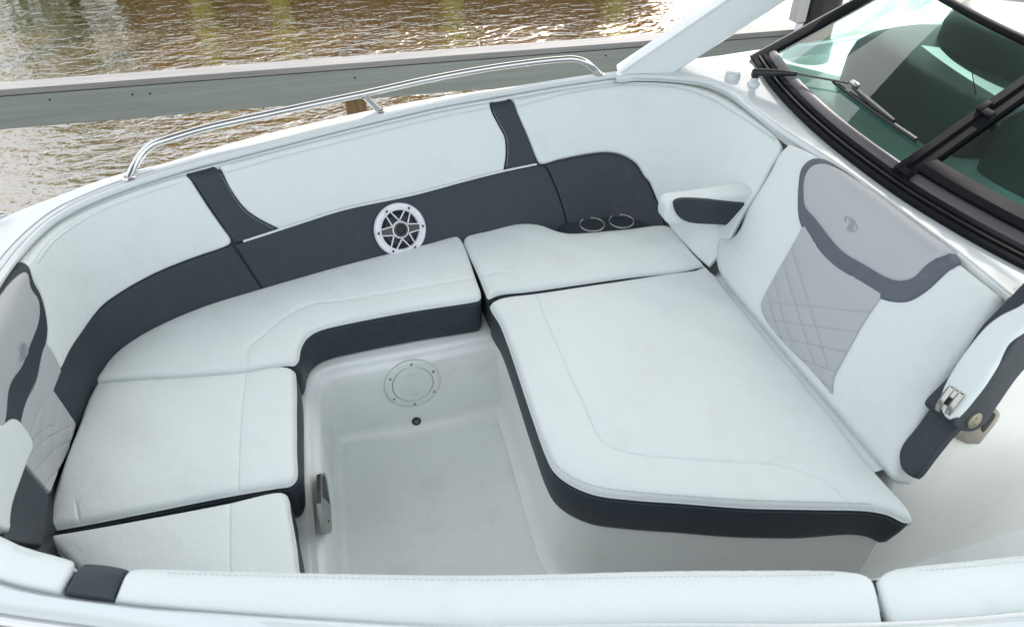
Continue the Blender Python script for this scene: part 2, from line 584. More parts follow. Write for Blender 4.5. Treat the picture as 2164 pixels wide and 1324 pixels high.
def wood_mat(name, c1, c2, rough=.7, scale=(1, 14, 14), vs=3.0, bump=.5):
    m, N, L, b = new_mat(name)
    tc = N.new('ShaderNodeTexCoord'); mp = N.new('ShaderNodeMapping'); mp.inputs['Scale'].default_value = scale
    nz = N.new('ShaderNodeTexNoise'); nz.inputs['Scale'].default_value = vs; nz.inputs['Detail'].default_value = 9; nz.inputs['Roughness'].default_value = .65
    nz.inputs['Distortion'].default_value = .6
    L.new(tc.outputs['Object'], mp.inputs['Vector']); L.new(mp.outputs['Vector'], nz.inputs['Vector'])
    rp = N.new('ShaderNodeValToRGB')
    rp.color_ramp.elements[0].position = .3; rp.color_ramp.elements[0].color = tuple(c1) + (1,)
    rp.color_ramp.elements[1].position = .7; rp.color_ramp.elements[1].color = tuple(c2) + (1,)
    L.new(nz.outputs['Fac'], rp.inputs['Fac']); L.new(rp.outputs['Color'], b.inputs['Base Color'])
    b.inputs['Roughness'].default_value = rough
    bp = N.new('ShaderNodeBump'); bp.inputs['Strength'].default_value = bump; bp.inputs['Distance'].default_value = .004
    L.new(nz.outputs['Fac'], bp.inputs['Height']); L.new(bp.outputs['Normal'], b.inputs['Normal'])
    return m
DOCKFACE = wood_mat('grey_composite_board', (.155, .175, .162), (.225, .245, .23), .6, (.6, 26, 26), 3, .3)
DOCKTOP = wood_mat('weathered_cap_board', (.15, .148, .152), (.25, .245, .248), .7, (1, 34, 34), 3, .4)
PILE = wood_mat('brown_timber', (.09, .055, .022), (.22, .14, .06), .8, (20, 20, 1.2), 3, .8)
PLANK = wood_mat('seawall_timber', (.24, .135, .045), (.42, .25, .10), .85, (10, 10, 1.2), 3, .6)
POST = wood_mat('olive_timber', (.46, .41, .09), (.60, .54, .16), .85, (10, 10, 1.2), 3, .6)

def water_mat():
    m, N, L, b = new_mat('murky_water')
    b.inputs['Base Color'].default_value = (.055, .034, .010, 1)
    b.inputs['Roughness'].default_value = .05
    b.inputs['IOR'].default_value = 3.9
    tc = N.new('ShaderNodeTexCoord')
    def wave(scale, sx, sy, rot, detail, dist):
        mp = N.new('ShaderNodeMapping'); mp.inputs['Scale'].default_value = (sx, sy, 1); mp.inputs['Rotation'].default_value = (0, 0, R(rot))
        nz = N.new('ShaderNodeTexNoise'); nz.inputs['Scale'].default_value = scale; nz.inputs['Detail'].default_value = detail; nz.inputs['Distortion'].default_value = dist
        L.new(tc.outputs['Object'], mp.inputs['Vector']); L.new(mp.outputs['Vector'], nz.inputs['Vector'])
        return nz.outputs['Fac']
    a = wave(4.2, 1, 2.0, 8, 2.0, .7)
    c = wave(19, 1, 1.7, -12, 2.0, .3)
    ad = N.new('ShaderNodeMath'); ad.operation = 'MULTIPLY_ADD'; ad.inputs[1].default_value = .30
    L.new(c, ad.inputs[0]); L.new(a, ad.inputs[2])
    bp = N.new('ShaderNodeBump'); bp.inputs['Strength'].default_value = 1.0; bp.inputs['Distance'].default_value = .055
    L.new(ad.outputs['Value'], bp.inputs['Height']); L.new(bp.outputs['Normal'], b.inputs['Normal'])
    return m
WATER = water_mat()
def leaf_mat():
    m, N, L, b = new_mat('leaf_green')
    out = N['Material Output']; mix = N.new('ShaderNodeMixShader'); tr = N.new('ShaderNodeBsdfTranslucent')
    b.inputs['Base Color'].default_value = (.13, .18, .014, 1); b.inputs['Roughness'].default_value = .5
    tr.inputs['Color'].default_value = (.32, .40, .015, 1); mix.inputs['Fac'].default_value = .5
    L.new(b.outputs['BSDF'], mix.inputs[1]); L.new(tr.outputs['BSDF'], mix.inputs[2]); L.new(mix.outputs['Shader'], out.inputs['Surface'])
    return m
LEAF = leaf_mat()
EARTH = basic('bank_earth', (.16, .13, .07), .9, var=.3, vscale=2.0)

# ================================================================== SETTING
WZ = -0.35
obj('water', [(-60, -20, WZ), (60, -20, WZ), (60, 60, WZ), (-60, 60, WZ)], [(0, 1, 2, 3)], WATER)['kind'] = 'structure'

# ================================================================== BOAT
boat = empty('motorboat', (0.4, 1.61, WZ))
tag(boat, 'white bowrider motorboat with charcoal and white bow lounge, windshield and stainless rail', 'motorboat')

CL = 1.61                                     # centreline (y)
half = [  # (low x, low y, high x, high y) from the bow to the starboard-quarter corner of the far side
    (-.818, 1.61, -.852, 1.61), (-.806, 1.70, -.846, 1.76), (-.790, 1.79, -.834, 1.89), (-.770, 1.905, -.803, 2.03),
    (-.733, 2.018, -.752, 2.15), (-.679, 2.080, -.685, 2.225), (-.611, 2.129, -.600, 2.283), (-.466, 2.196, -.450, 2.353),
    (-.267, 2.245, -.250, 2.418), (.002, 2.307, .030, 2.503), (.179, 2.338, .210, 2.553), (.450, 2.377, .470, 2.618),
    (.682, 2.398, .720, 2.652), (.920, 2.420, .980, 2.685), (1.100, 2.420, 1.240, 2.692), (1.200, 2.370, 1.420, 2.635),
    (1.250, 2.280, 1.515, 2.520), (1.270, 2.150, 1.545, 2.350), (1.280, 2.000, 1.550, 2.150), (1.285, 1.900, 1.555, 2.030)]
nearh = [(-.790, 1.79, -.834, 1.89), (-.770, 1.905, -.803, 2.03), (-.733, 2.018, -.752, 2.15), (-.679, 2.080, -.685, 2.225),
         (-.611, 2.129, -.600, 2.283), (-.466, 2.196, -.450, 2.353), (-.267, 2.245, -.250, 2.418), (.002, 2.307, .030, 2.503),
         (.179, 2.338, .210, 2.553), (.450, 2.377, .470, 2.618), (.720, 2.450, .740, 2.690), (1.05, 2.53, 1.05, 2.755), (1.60, 2.60, 1.60, 2.83), (2.3, 2.64, 2.3, 2.87)]
st = [(a, 2 * CL - b, c, 2 * CL - d + .040 * min(1, max(0, (2 * CL - d - 1.33) / -.25))) for a, b, c, d in nearh[::-1]] + [(-.806, 2 * CL - 1.70, -.846, 2 * CL - 1.76)] + half
ZB, ZT = .45, .834
WALL = Ruled([(a, b, ZB) for a, b, c, d in st], [(c, d - (.010 if d > 2.2 else 0), ZT) for a, b, c, d in st], (.3, CL, .6), roll=.024)
UC = WALL.s[int(round((len(nearh) + 1) / (len(st) - 1) * 1199))]     # u at the bow centreline

# ---- gunwale, hull and deck ----------------------------------------------------
# inner lip curve (round the wall top) and outer sheer curve, far side stern -> bow -> near side stern
def lip_curve(n, off, vv):
    u = np.linspace(0, WALL.s[-1], n)
    P, N = WALL.ev(u, np.full(n, vv))
    return u, P
far_out = [tuple(at_z(x, y, .872)[:2]) for x, y in [(1305, 147), (1252, 153), (1119, 174), (926, 201), (720, 242), (499, 294), (333, 344), (233, 368), (116, 411), (33, 441)]]
outer = [(2.7, 2.90), (1.9, 2.83), (1.45, 2.79)] + far_out + [(-.99, 2.16), (-1.10, 1.98), (-1.16, 1.78), (-1.18, 1.61), (-1.16, 1.44), (-1.09, 1.25), (-.96, 1.06)] + \
    [tuple(at_z(x, y, .80)[:2]) for x, y in [(0, 1297), (180, 1322)]] + [(-.15, .675), (.25, .54), (.8, .40), (1.4, .32), (2.7, .24)]
OUT = resample(catmull(outer, .02), 420)
def near_ext(u):                              # width of the padded roll, wider on the near side
    return np.interp(UC - np.asarray(u), [.0, .30, .55, .8, 1.0, 1.4, 2.1], [.040, .045, .068, .066, .075, .095, .107])
# inner lip: offset of the wall roll
uL = np.linspace(WALL.s[-1], 0, 600)
LIPP, _ = WALL.ev(uL, WALL.H + near_ext(uL))
# cut the far aft corner: the gunwale strip follows the wall only as far as the corner, then runs to the stern
k0 = int(np.argmax(LIPP[:, 1] > 2.71)) if (LIPP[:, 1] > 2.71).any() else 0
far_i = LIPP[:, :2]
i_corner = int(np.argmin(np.abs(far_i[:300, 0] - 1.20) + (far_i[:300, 1] < 2.5) * 9))
LIP2 = np.concatenate([np.array([(2.7, 2.80), (1.9, 2.765), (1.5, 2.755)]), far_i[i_corner:]])
LIP = resample(LIP2, 420)
# pair every lip point with the nearest outer point so that the strip does not shear
OUT_D = resample(OUT, 4000)
idx = []
last = 0
for i, p in enumerate(LIP):
    w = OUT_D[last:last + 160]
    j = last + int(np.argmin(((w - p) ** 2).sum(1)))
    idx.append(j); last = j
OUTP = OUT_D[idx]
for _ in range(12):
    OUTP[1:-1] = (OUTP[:-2] + OUTP[1:-1] * 2 + OUTP[2:]) / 4
def between(t): return LIP + (OUTP - LIP) * t
def dirn():
    d = OUTP - LIP
    return d / np.maximum(np.linalg.norm(d, axis=1), 1e-6)[:, None]
DN = dirn()
wid = np.linalg.norm(OUTP - LIP, axis=1)[:, None]
def row(base, off, z): return [tuple(p) + (z,) for p in (base + DN * off)]
near_f = np.clip((CL - LIP[:, 1]) / .5, 0, 1)[:, None]
def zrow(base, off, z): return [(p[0], p[1], zz) for p, zz in zip(base + DN * off, np.broadcast_to(z, (len(base),)))]
zf = 0.872 - 0.022 * near_f[:, 0]
g = MB()
g.grid([zrow(LIP, -.010, .79), zrow(LIP, -.006, zf - .026), zrow(LIP, -.002, zf - .020), zrow(LIP, .006, zf - .018), zrow(LIP, .010, zf - .015),
        zrow(LIP, .013, zf - .005), zrow(LIP, .018, zf), zrow(LIP + DN * np.minimum(wid * .5, .05), 0, zf + .003),
        zrow(OUTP, -.018, zf), zrow(OUTP, -.007, zf - .006), zrow(OUTP, 0, zf - .020), zrow(OUTP, .003, zf - .05), zrow(OUTP, .006, zf - .07)], flip=False)
g.build('gunwale', GEL, boat)
h = MB()
h.grid([zrow(OUTP, .004, .802), zrow(OUTP, .000, .70), zrow(OUTP, -.03, .45), zrow(OUTP, -.09, .15), zrow(OUTP, -.20, -.15), zrow(OUTP, -.34, -.55)])
h.build('hull', GEL, boat)
rr = MB()
rr.tube([tuple(p) + (.800,) for p in (OUTP + DN * .010)], .012, 10)
rr.build('rub_rail', STEEL, boat)

# nonskid patch on the bow deck
ns = []
sel = [i for i in range(len(LIP)) if LIP[i][0] < -.50 and wid[i] > .05]
ra = [(LIP[i] + DN[i] * .034) for i in sel]; rb = [(OUTP[i] - DN[i] * .024) for i in sel]
mb = MB(); mb.grid([[(p[0], p[1], zf[i] + .004) for p, i in zip(ra, sel)], [((p[0] + q[0]) / 2, (p[1] + q[1]) / 2, zf[i] + .0065) for p, q, i in zip(ra, rb, sel)], [(p[0], p[1], zf[i] + .004) for p, i in zip(rb, sel)]])
mb.build('nonskid_panel', NONSKID, boat)

# ---- aft deck round the windshield ---------------------------------------------
lipcorner = [tuple(p[:2]) for p in LIPP[:i_corner + 1:4]]          # from backrest round the corner to the gunwale
deck_px = [(1306, 160), (1345, 157), (1395, 158), (1440, 161), (1490, 168), (1540, 188), (1590, 226), (1627, 254), (1664, 280), (1705, 306), (1748, 334), (1830, 392), (1930, 466), (2032, 541), (2136, 627)]
deck_in = [tuple(at_z(x, y, .878)[:2]) for x, y in deck_px]
DECKZ = .878
dk = [(1.205, 2.752, 1), (1.30, 2.775), (2.7, 2.80, 1), (2.7, 1.02, 1), (1.66, 1.02), (1.61, 1.04)] + [p for p in deck_in[::-1]]
pad('foredeck', Level(DECKZ), dk, GEL, boat, r=.014, depth=.028, step=.06)

lipm = [(p[0], p[1], .866) for p in far_i[i_corner::6] if p[1] > 1.35 and p[0] < 1.3][::-1] + [(x, y, .868) for x, y in deck_in[2:]]
LM = catmull3(lipm, .02)
MB().tube(LM, .0105, 10).build('coaming_lip', GEL, boat)
# ---- liner: seat bench, well walls, floor ---------------------------------------
ZL = .287                                    # level of the moulded seat bench
ledge = tz([(668, 1230), (660, 1000), (656, 870), (658, 815), (667, 793), (688, 780), (722, 771), (886, 741), (1039, 711), (1100, 700)], ZL)
ledge = [(ledge[0][0], .55)] + ledge + [(.75, ledge[-1][1] + .004)]
LP = resample(catmull(ledge, .01), 260)
T = np.gradient(LP, axis=0); T /= np.linalg.norm(T, axis=1)[:, None]
LN = np.stack([T[:, 1], -T[:, 0]], -1)               # into the well
def lrow(off, z): return [(p[0], p[1], z) for p in LP + LN * off]
m = MB()
prof = [(o_, z_ - .316 + ZL) for o_, z_ in [(-.45, .316), (-.06, .316), (-.020, .316), (-.013, .315), (-.006, .311), (-.001, .303), (.001, .297), (.004, .290), (.010, .285), (.016, .281), (.021, .272)]]
# the forward wall of the well stands nearly upright, the side wall slopes and rolls softly into the floor
far_w = np.clip((LP[:, 0] + .10) / .25, 0, 1)
for _ in range(30): far_w[1:-1] = (far_w[:-2] + far_w[1:-1] * 2 + far_w[2:]) / 4
rows = [lrow(o, z) for o, z in prof]
def vrow(on, off, zn, zf_):
    o = on * (1 - far_w) + off * far_w; zz = zn * (1 - far_w) + zf_ * far_w
    return [(p[0], p[1], q) for p, q in zip(LP + LN * o[:, None], zz)]
for k in range(1, 7):
    rows.append(vrow(.021 + .008 * k / 6, .021 + .033 * k / 6, .243 - .246 * k / 6, .243 - .228 * k / 6))
for a_ in np.linspace(.12, math.pi / 2, 9):
    rows.append(vrow(.029 + .033 * (1 - math.cos(a_)), .054 + .060 * (1 - math.cos(a_)), -.003 - .0335 * math.sin(a_), .015 - .0515 * math.sin(a_)))
m.grid(rows)
m.build('liner_wall', LINER, boat)
obj('floor', [(-.5, .3, -.037), (2.7, .3, -.037), (2.7, 2.0, -.037), (-.5, 2.0, -.037)], [(0, 1, 2, 3)], FLOOR, boat)
bench = MB()
bench.add([(-.9, .6, .284), (-.19, .6, .284), (-.19, 2.45, .284), (-.9, 2.45, .284)], [(0, 1, 2, 3)])
bench.add([(-.19, 1.99, .284), (1.5, 1.99, .284), (1.5, 2.5, .284), (-.19, 2.5, .284)], [(0, 1, 2, 3)])
bench.build('seat_bench', LINER, boat, smooth=False)

nl = resample(catmull([(-.55, .93), (-.25, .82), (.1, .72), (.5, .635), (1.0, .575), (1.7, .52), (2.7, .48)], .02), 60)
MB().grid([[(p[0], p[1] + o, z) for p in nl] for z, o in ((-.037, .03), (.02, .005), (.30, -.02), (.60, -.05), (.74, -.075))]).build('side_liner', BASE, boat)
# ---- wall backing (the dark gaps between the pads) -------------------------------
u = np.linspace(0, WALL.s[-1], 300)
rows = []
for vv, dd in ((-.14, .016), (0, .016), (.2, .016), (.40, .016), (.44, .013), (.462, .012), (.475, .012)):
    P, N = WALL.ev(u, np.full(300, vv))
    rows.append([tuple(p) for p in P - N * dd])
MB().grid(rows).build('coaming_backing', BLACK, boat)

# ---- coaming pads ---------------------------------------------------------------
def wpad(name, px, mat, parent, **k):
    tk = {q: k.pop(q) for q in ('u0', 'u1', 'vmax') if q in k}
    return pad(name, WALL, WALL.trace(px, **tk), mat, parent, **k)
VT = WALL.H + .044                           # top edge of the roll, tucked under the lip
def with_top(px, u0k=None, **tk):
    """trace the visible outline; points flagged 'T' sit on the tucked top edge of the roll"""
    out = []
    for p in px:
        if len(p) > 2 and p[2] in ('T', 'TS'):
            u, v = WALL.uv(p[0], p[1], **tk)
            out.append((u, VT, p[2] == 'TS'))
        else:
            u, v = WALL.uv(p[0], p[1], **tk)
            out.append((u, v) + tuple(p[2:]))
    return out
def wp(name, px, mat, parent, creases=(), **k):
    tk = dict(u0=UC - .05)
    o = with_top(px, **tk)
    cr = [(WALL.trace(c, **tk), d, w) for c, d, w in creases]
    return pad(name, WALL, o, mat, parent, creases=cr, **k), o

cp = empty('coaming_pad', (-.45, 2.2, .45), boat)     # forward quarter pad
STT = [(75, 552), (100, 517), (130, 490), (160, 470), (190, 452), (233, 432), (283, 413), (333, 396), (386, 381)]
F1 = [(393, 378, 'TS'), (442, 440), (470, 480), (488, 506), (487, 515), (478, 521), (399, 549), (333, 576), (283, 602), (233, 634), (200, 667), (176, 701), (150, 740), (131, 780, 1),
      (113, 746), (98, 726, 1), (101, 693), (94, 646), (84, 616), (73, 596, 1), (62, 574, 'TS'), (100, 500, 'T'), (160, 452, 'T'), (253, 415, 'T'), (333, 388, 'T')]
wp('white_panel', F1, WHITE, cp, r=.009, depth=.024, crown=.004, creases=[(STT, .0022, .003)])
stitches('stitching', WALL, WALL.trace([(a + 3, b + 4) for a, b in STT], u0=UC), THREADG, cp, lift=.0042)
D1 = [(490, 517, 1), (560, 607, 1), (532, 617), (432, 650), (333, 692), (283, 720), (240, 753), (213, 790), (199, 812), (186, 850), (168, 901), (161, 897, 1), (114, 826, 1), (131, 783, 1), (150, 742), (176, 703), (200, 669),
      (233, 636), (283, 604), (333, 578), (399, 551), (470, 526)]
def down(pts, ii, dv=.03):
    return [((p[0], p[1] - dv) + tuple(p[2:])) if i in ii else p for i, p in enumerate(pts)]
d1 = down(WALL.trace(D1, u0=UC - .05), range(1, 11), .03)
pad('charcoal_band', WALL, d1, CHAR, cp, r=.006, depth=.022, lift=-.003)

cp2 = empty('coaming_pad', (.2, 2.4, .45), boat)      # long middle pad with speaker
C1 = [(393, 374, 'TS'), (449, 350, 'TS'), (463, 360), (482, 393), (506, 429), (522, 446), (549, 464), (588, 484, 1), (550, 497), (514, 509), (495, 513, 1), (446, 440)]
wp('charcoal_trim', C1, CHAR, cp2, r=.005, depth=.022, crown=.002)
stitches('stitching', WALL, WALL.trace([(466, 368), (482, 396), (504, 431), (520, 449), (549, 468), (582, 485)], u0=UC), THREAD, cp2, lift=.0005)
STT2 = [(470, 361), (599, 325), (720, 295), (836, 266), (953, 239), (1033, 224)]
S1 = [(463, 355, 'TS'), (599, 316, 'T'), (720, 285, 'T'), (886, 248, 'T'), (1019, 220, 'T'), (1034, 217, 'TS'), (1038, 232), (1053, 263), (1066, 288), (1069, 305), (1069, 330), (1065, 359, 1), (986, 379), (886, 406), (720, 442), (650, 464), (591, 484, 1),
      (551, 464), (524, 446), (508, 429), (484, 393)]
wp('white_panel', S1, WHITE, cp2, r=.006, depth=.022, crown=.005, creases=[(STT2, .0022, .003)])
stitches('stitching', WALL, WALL.trace([(a + 1, b + 5) for a, b in STT2], u0=UC), THREADG, cp2, lift=.0052)
C2 = [(1036, 217, 'TS'), (1077, 209, 'TS'), (1089, 231), (1113, 287), (1134, 340, 1), (1131, 346), (1067, 359, 1), (1070, 330), (1070, 305), (1067, 288), (1054, 262), (1040, 232)]
wp('charcoal_trim', C2, CHAR, cp2, r=.005, depth=.022, crown=.002)
stitches('stitching', WALL, WALL.trace([(1042, 236), (1056, 262), (1070, 289), (1073, 306), (1073, 330), (1070, 354)], u0=UC), THREAD, cp2, lift=.0005)
# thin white piping under the trim and the panel
pl = WALL.trace([(514, 510), (589, 486), (650, 466), (720, 444), (886, 408), (986, 381), (1066, 361), (1134, 347)], u0=UC)
L2 = catmull(pl, .02); P, N = WALL.ev(L2[:, 0], L2[:, 1])
MB().tube(P - N * .002, .0042, 8).build('piping', WHITE, cp2)
D2 = [(494, 516, 1), (514, 512), (589, 488), (720, 446), (886, 410), (986, 383), (1066, 363), (1137, 349, 1), (1152, 352, 1), (1172, 390), (1189, 437), (1203, 478, 1), (1150, 490), (1119, 480), (1086, 483), (1036, 492), (966, 508), (920, 516), (820, 541), (720, 567), (562, 609, 1)]
d2 = down(WALL.trace(D2, u0=UC), range(11, 21), .03)
pad('charcoal_band', WALL, d2, CHAR, cp2, r=.006, depth=.022, lift=-.003)

cp3 = empty('coaming_pad', (1.2, 2.45, .45), boat)    # aft corner pad
AU = dict(u0=UC)
A1 = [(1081, 210, 'TS'), (1150, 195, 'T'), (1219, 182, 'T'), (1319, 170, 'T'), (1385, 168, 'T'), (1440, 172, 'T'), (1490, 184, 'T'), (1540, 207, 'T'), (1590, 240, 'T'), (1627, 266, 'T'), (1659, 288, 'TS'),
      (1650, 310), (1627, 355), (1600, 405), (1570, 450), (1530, 520), (1495, 562, 1), (1470, 541), (1435, 505), (1416, 482), (1397, 445), (1384, 413), (1371, 382), (1362, 372), (1346, 346), (1319, 328), (1286, 321), (1236, 326), (1186, 336), (1145, 346), (1138, 340), (1116, 287), (1092, 231)]
a1 = with_top(A1, **AU)
STT3 = [(1090, 222), (1150, 206), (1219, 190), (1319, 177), (1385, 178), (1440, 184), (1490, 200), (1540, 226), (1590, 258), (1640, 292)]
pad('white_panel', WALL, a1, WHITE, cp3, r=.009, depth=.024, crown=.004, creases=[(WALL.trace(STT3, **AU), .0020, .003)])
stitches('stitching', WALL, WALL.trace([(a - 1, b + 5) for a, b in STT3], **AU), THREADG, cp3, lift=.0042)
K = [(1140, 350, 1), (1186, 339), (1236, 329), (1286, 324), (1318, 331), (1344, 349), (1360, 375), (1369, 384), (1382, 415), (1395, 447), (1414, 484, 1), (1380, 482), (1300, 482), (1205, 482, 1), (1191, 437), (1174, 390), (1154, 351)]
kk = down(WALL.trace(K, **AU), (10, 11, 12, 13), .03)
pad('charcoal_alcove', WALL, kk, CHAR, cp3, r=.006, depth=.024, lift=-.006)

# ---- bow backrest at the tip -----------------------------------------------------
bb = empty('bow_backrest', (-.83, CL, .45), boat)
BU = dict(u0=UC - .55, u1=UC + .7)
def bp_(name, px, mat, creases=(), top=(), **k):
    o = WALL.trace(px, **BU)
    o = [((p[0], VT, 1) if i in top else p) for i, p in enumerate(o)]
    cr = [(WALL.trace(c, **BU), d, w) for c, d, w in creases]
    return pad(name, WALL, o, mat, bb, creases=cr, **k), o
ut = WALL.uv(62, 576, **BU)[0]
tr = WALL.trace([(72, 598), (83, 617), (93, 647), (100, 694), (96, 728), (90, 741), (77, 799), (63, 830), (27, 881), (0, 899)], **BU)
hr = WALL.trace([(63, 608), (78, 631), (82, 657), (78, 687), (60, 734), (43, 777), (22, 808), (0, 837)], **BU)
def mirror(l): return [(2 * UC - p[0],) + tuple(p[1:]) for p in l][::-1]
trm = [p for p in tr if p[0] > UC]; hrm = [p for p in hr if p[0] > UC]
b_out = [(ut + .005, VT)] + trm
pad('headrest_trim', WALL, [(p[0], p[1]) for p in b_out] + [(p[0], p[1]) for p in mirror(b_out)], CHAR, bb, r=.008, depth=.024, lift=.004)
h_out = [(ut - .012, WALL.H + .006)] + hrm
pad('headrest', WALL, [(p[0], p[1]) for p in h_out] + [(p[0], p[1]) for p in mirror(h_out)], GREY, bb, r=.008, depth=.01, lift=.006, crown=.006, crownL=.04)
q_out = WALL.trace([(97, 728), (113, 748), (130, 781), (113, 824), (160, 895), (152, 930), (104, 1042), (50, 979)], **BU)
Q = [(97, 728), (113, 749), (129, 782, 1), (112, 825, 1), (160, 895, 1), (140, 960), (106, 1040, 1), (80, 1012), (52, 979, 1), (63, 945), (60, 925), (42, 898), (29, 884, 1), (63, 833), (77, 803), (90, 742)]
ql = [[(96, 870), (98, 1030)], [(122, 850), (124, 1000)], [(146, 880), (148, 945)], [(62, 935), (105, 900)], [(60, 965), (150, 900)], [(72, 1000), (152, 930)], [(95, 1022), (130, 985)], [(63, 933), (88, 860)]]
bp_('quilted_panel', Q, GREY, creases=[(c, .0024, .0020) for c in ql], r=.004, depth=.02, lift=0.003)
LD = [(50, 982, 1), (104, 1045, 1), (97, 1121, 1), (92, 1150, 1), (10, 1135, 1), (20, 1061), (37, 1014)]
bp_('charcoal_base', LD, CHAR, r=.005, depth=.02)
NW = [(0, 900, 1), (23, 886), (40, 901), (58, 930), (61, 947), (50, 976), (37, 1012), (20, 1060), (13, 1125, 1), (-60, 1125, 1), (-60, 900, 1)]
bp_('white_panel', NW, WHITE, r=.008, depth=.022, lift=.012)
def emblem(name, surf, ctr, ax, ay, size, mat, parent, lift):
    """small embroidered badge: an open ring with three slanted strokes through it"""
    ctr = np.array(ctr); ax = np.array(ax); ay = np.array(ay)
    m = MB()
    strokes = [[(math.cos(t), math.sin(t)) for t in np.linspace(-2.2, 3.3, 26)],
               [(-1.0, -1.5), (-.3, -.2), (.3, .55), (.75, .85)], [(-.62, -1.45), (-.05, -.3), (.45, .35), (.6, .75)], [(-.15, -1.3), (.25, -.4), (.55, .2)],
               [(-.4, .3), (0, .75), (.6, .9)]]
    for s in strokes:
        uvs = np.array([ctr + size * (x * ax + y * ay) for x, y in s])
        P, N = surf.ev(uvs[:, 0], uvs[:, 1])
        m.tube(P + N * lift, .0011, 5)
    return m.build(name, mat, parent)
c_uv = np.array(WALL.uv(40, 742, **BU)); e1 = np.array(WALL.uv(50, 742, **BU)) - c_uv; e2 = np.array(WALL.uv(40, 732, **BU)) - c_uv
emblem('emblem', WALL, c_uv, e1 / np.linalg.norm(e1), e2 / np.linalg.norm(e2), .018, THREAD, bb, .0135)

# ---- near coaming pads (seen from outside, over the gunwale) ---------------------
def u_near(px, py):
    """u of the wall where its lip passes under this pixel"""
    uu = np.linspace(0, UC, 1500)
    P, N = WALL.ev(uu, WALL.H + near_ext(uu))
    q = project(P)
    return uu[int(np.argmin(((q - (px, py)) ** 2).sum(1)))]
uA, uB, uC_, uD = u_near(132, 1250), u_near(242, 1262), u_near(1868, 1308), u_near(1885, 1306)
def VNf(u): return WALL.H + float(near_ext(u)) + .006
cpn = empty('coaming_pad', (.2, .8, .45), boat)
def npad(name, ua, ub, mat, par, ca=.01, cb=.01, low=-.03, **k):
    ua, ub = min(ua, ub), max(ua, ub)
    def corner(u0, s, c):        # rounding of the top corner on the inner side of the roll
        return [(u0 + s * (ub - ua) * .5, VNf(u0 + s * (ub - ua) * .5)), (u0 + s * (ub - ua) * .25, VNf(u0 + s * (ub - ua) * .25)), (u0, VNf(u0), 1), (u0, WALL.H + .03)]+[(u0, WALL.H + .03)][:0] + [(u0 + s * 0, WALL.H + .022)][:0] + [(u0 + s * c * .25, WALL.H + .01), (u0 + s * c, WALL.H - .02), (u0 + s * c * 1.4, WALL.H - .10), (u0 + s * c * 1.4, low, 1)]
    o = corner(ua, 1, ca) + corner(ub, -1, cb)[::-1][:-1]
    if mat is WHITE:
        k['creases'] = [([(ua + .006, WALL.H + .012), ((ua + ub) / 2, WALL.H + .012), (ub - .006, WALL.H + .012)], .0018, .0022)]
        stitches('stitching', WALL, [(ua + .07, WALL.H + .022), ((ua + ub) / 2, WALL.H + .022), (ub - .07, WALL.H + .022)], THREADG, par, lift=.0062, w=.0006)
    return pad(name, WALL, o, mat, par, step=.025, **k)
npad('charcoal_trim', uB + .001, uA - .003, CHAR, cpn, 0, 0, r=.006, depth=.02, crown=.004, crownL=.02)
npad('white_panel', uC_, uB - .001, WHITE, cpn, .085, 0, r=.008, depth=.02, crown=.006, crownL=.02)
cpn2 = empty('coaming_pad', (-.7, 1.0, .45), boat)
npad('white_panel', uA + .004, u_near(-120, 1200), WHITE, cpn2, .02, 0, r=.010, depth=.02, crown=.006, crownL=.02, low=.30)
cpn3 = empty('coaming_pad', (1.2, .5, .45), boat)
npad('white_panel', .05, uD, WHITE, cpn3, .02, .085, r=.010, depth=.02, crown=.006, crownL=.02)

# ---- aft backrest -----------------------------------------------------------------
ab = empty('aft_backrest', (1.45, 1.45, .45), boat)
BACK = Ruled([(1.246, 2.20, .40), (1.250, 1.9, .40), (1.256, 1.6, .40), (1.264, 1.2, .40), (1.272, .85, .40)],
             [(1.538, 2.30, .865), (1.548, 1.95, .865), (1.558, 1.60, .865), (1.564, 1.2, .865), (1.560, .90, .865)], (.3, 1.5, .6), H=.547, roll=.03)
def kp(name, px, mat, par=ab, creases=(), **k):
    cr = [(BACK.trace(c, vmax=.60), d, w) for c, d, w in creases]
    return pad(name, BACK, BACK.trace(px, vmax=.60), mat, par, creases=cr, **k)
BODY = [(1666, 296, 1), (1641, 321), (1624, 355), (1597, 401), (1573, 440), (1555, 483), (1541, 496), (1522, 491), (1511, 504), (1506, 524), (1508, 560), (1522, 592), (1607, 696), (1690, 796), (1775, 894), (1845, 978), (1880, 1014), (1902, 1000),
        (1952, 900), (1995, 816), (2072, 712), (2134, 634, 1), (2080, 582), (2030, 544), (1930, 468), (1830, 396), (1748, 339)]
kp('white_body', BODY, WHITE, r=.034, depth=.08, crown=.003)
QUILT = [(1702, 478), (1688, 500), (1674, 524), (1617, 627), (1611, 644), (1616, 667), (1654, 719), (1708, 773), (1748, 818), (1760, 832), (1762, 816), (1765, 798), (1791, 748), (1835, 671), (1872, 618, 1), (1806, 578), (1744, 534)]
f1 = [[(1674, 524), (1713, 645), (1752, 778)], [(1659, 560), (1690, 665), (1724, 775)], [(1640, 598), (1655, 665), (1676, 732)], [(1626, 625), (1634, 665), (1648, 705)], [(1700, 500), (1760, 700), (1768, 745)]][:4]
f2 = [[(1622, 641), (1720, 650), (1838, 662)], [(1618, 676), (1700, 688), (1812, 704)], [(1648, 714), (1710, 728), (1789, 745)], [(1690, 758), (1730, 774), (1767, 786)], [(1731, 805), (1760, 820)]]
kp('quilted_panel', QUILT, GREY, creases=[(c, .0024, .0020) for c in f1 + f2], r=.004, depth=.01, lift=.009, crown=.003, step=.012)
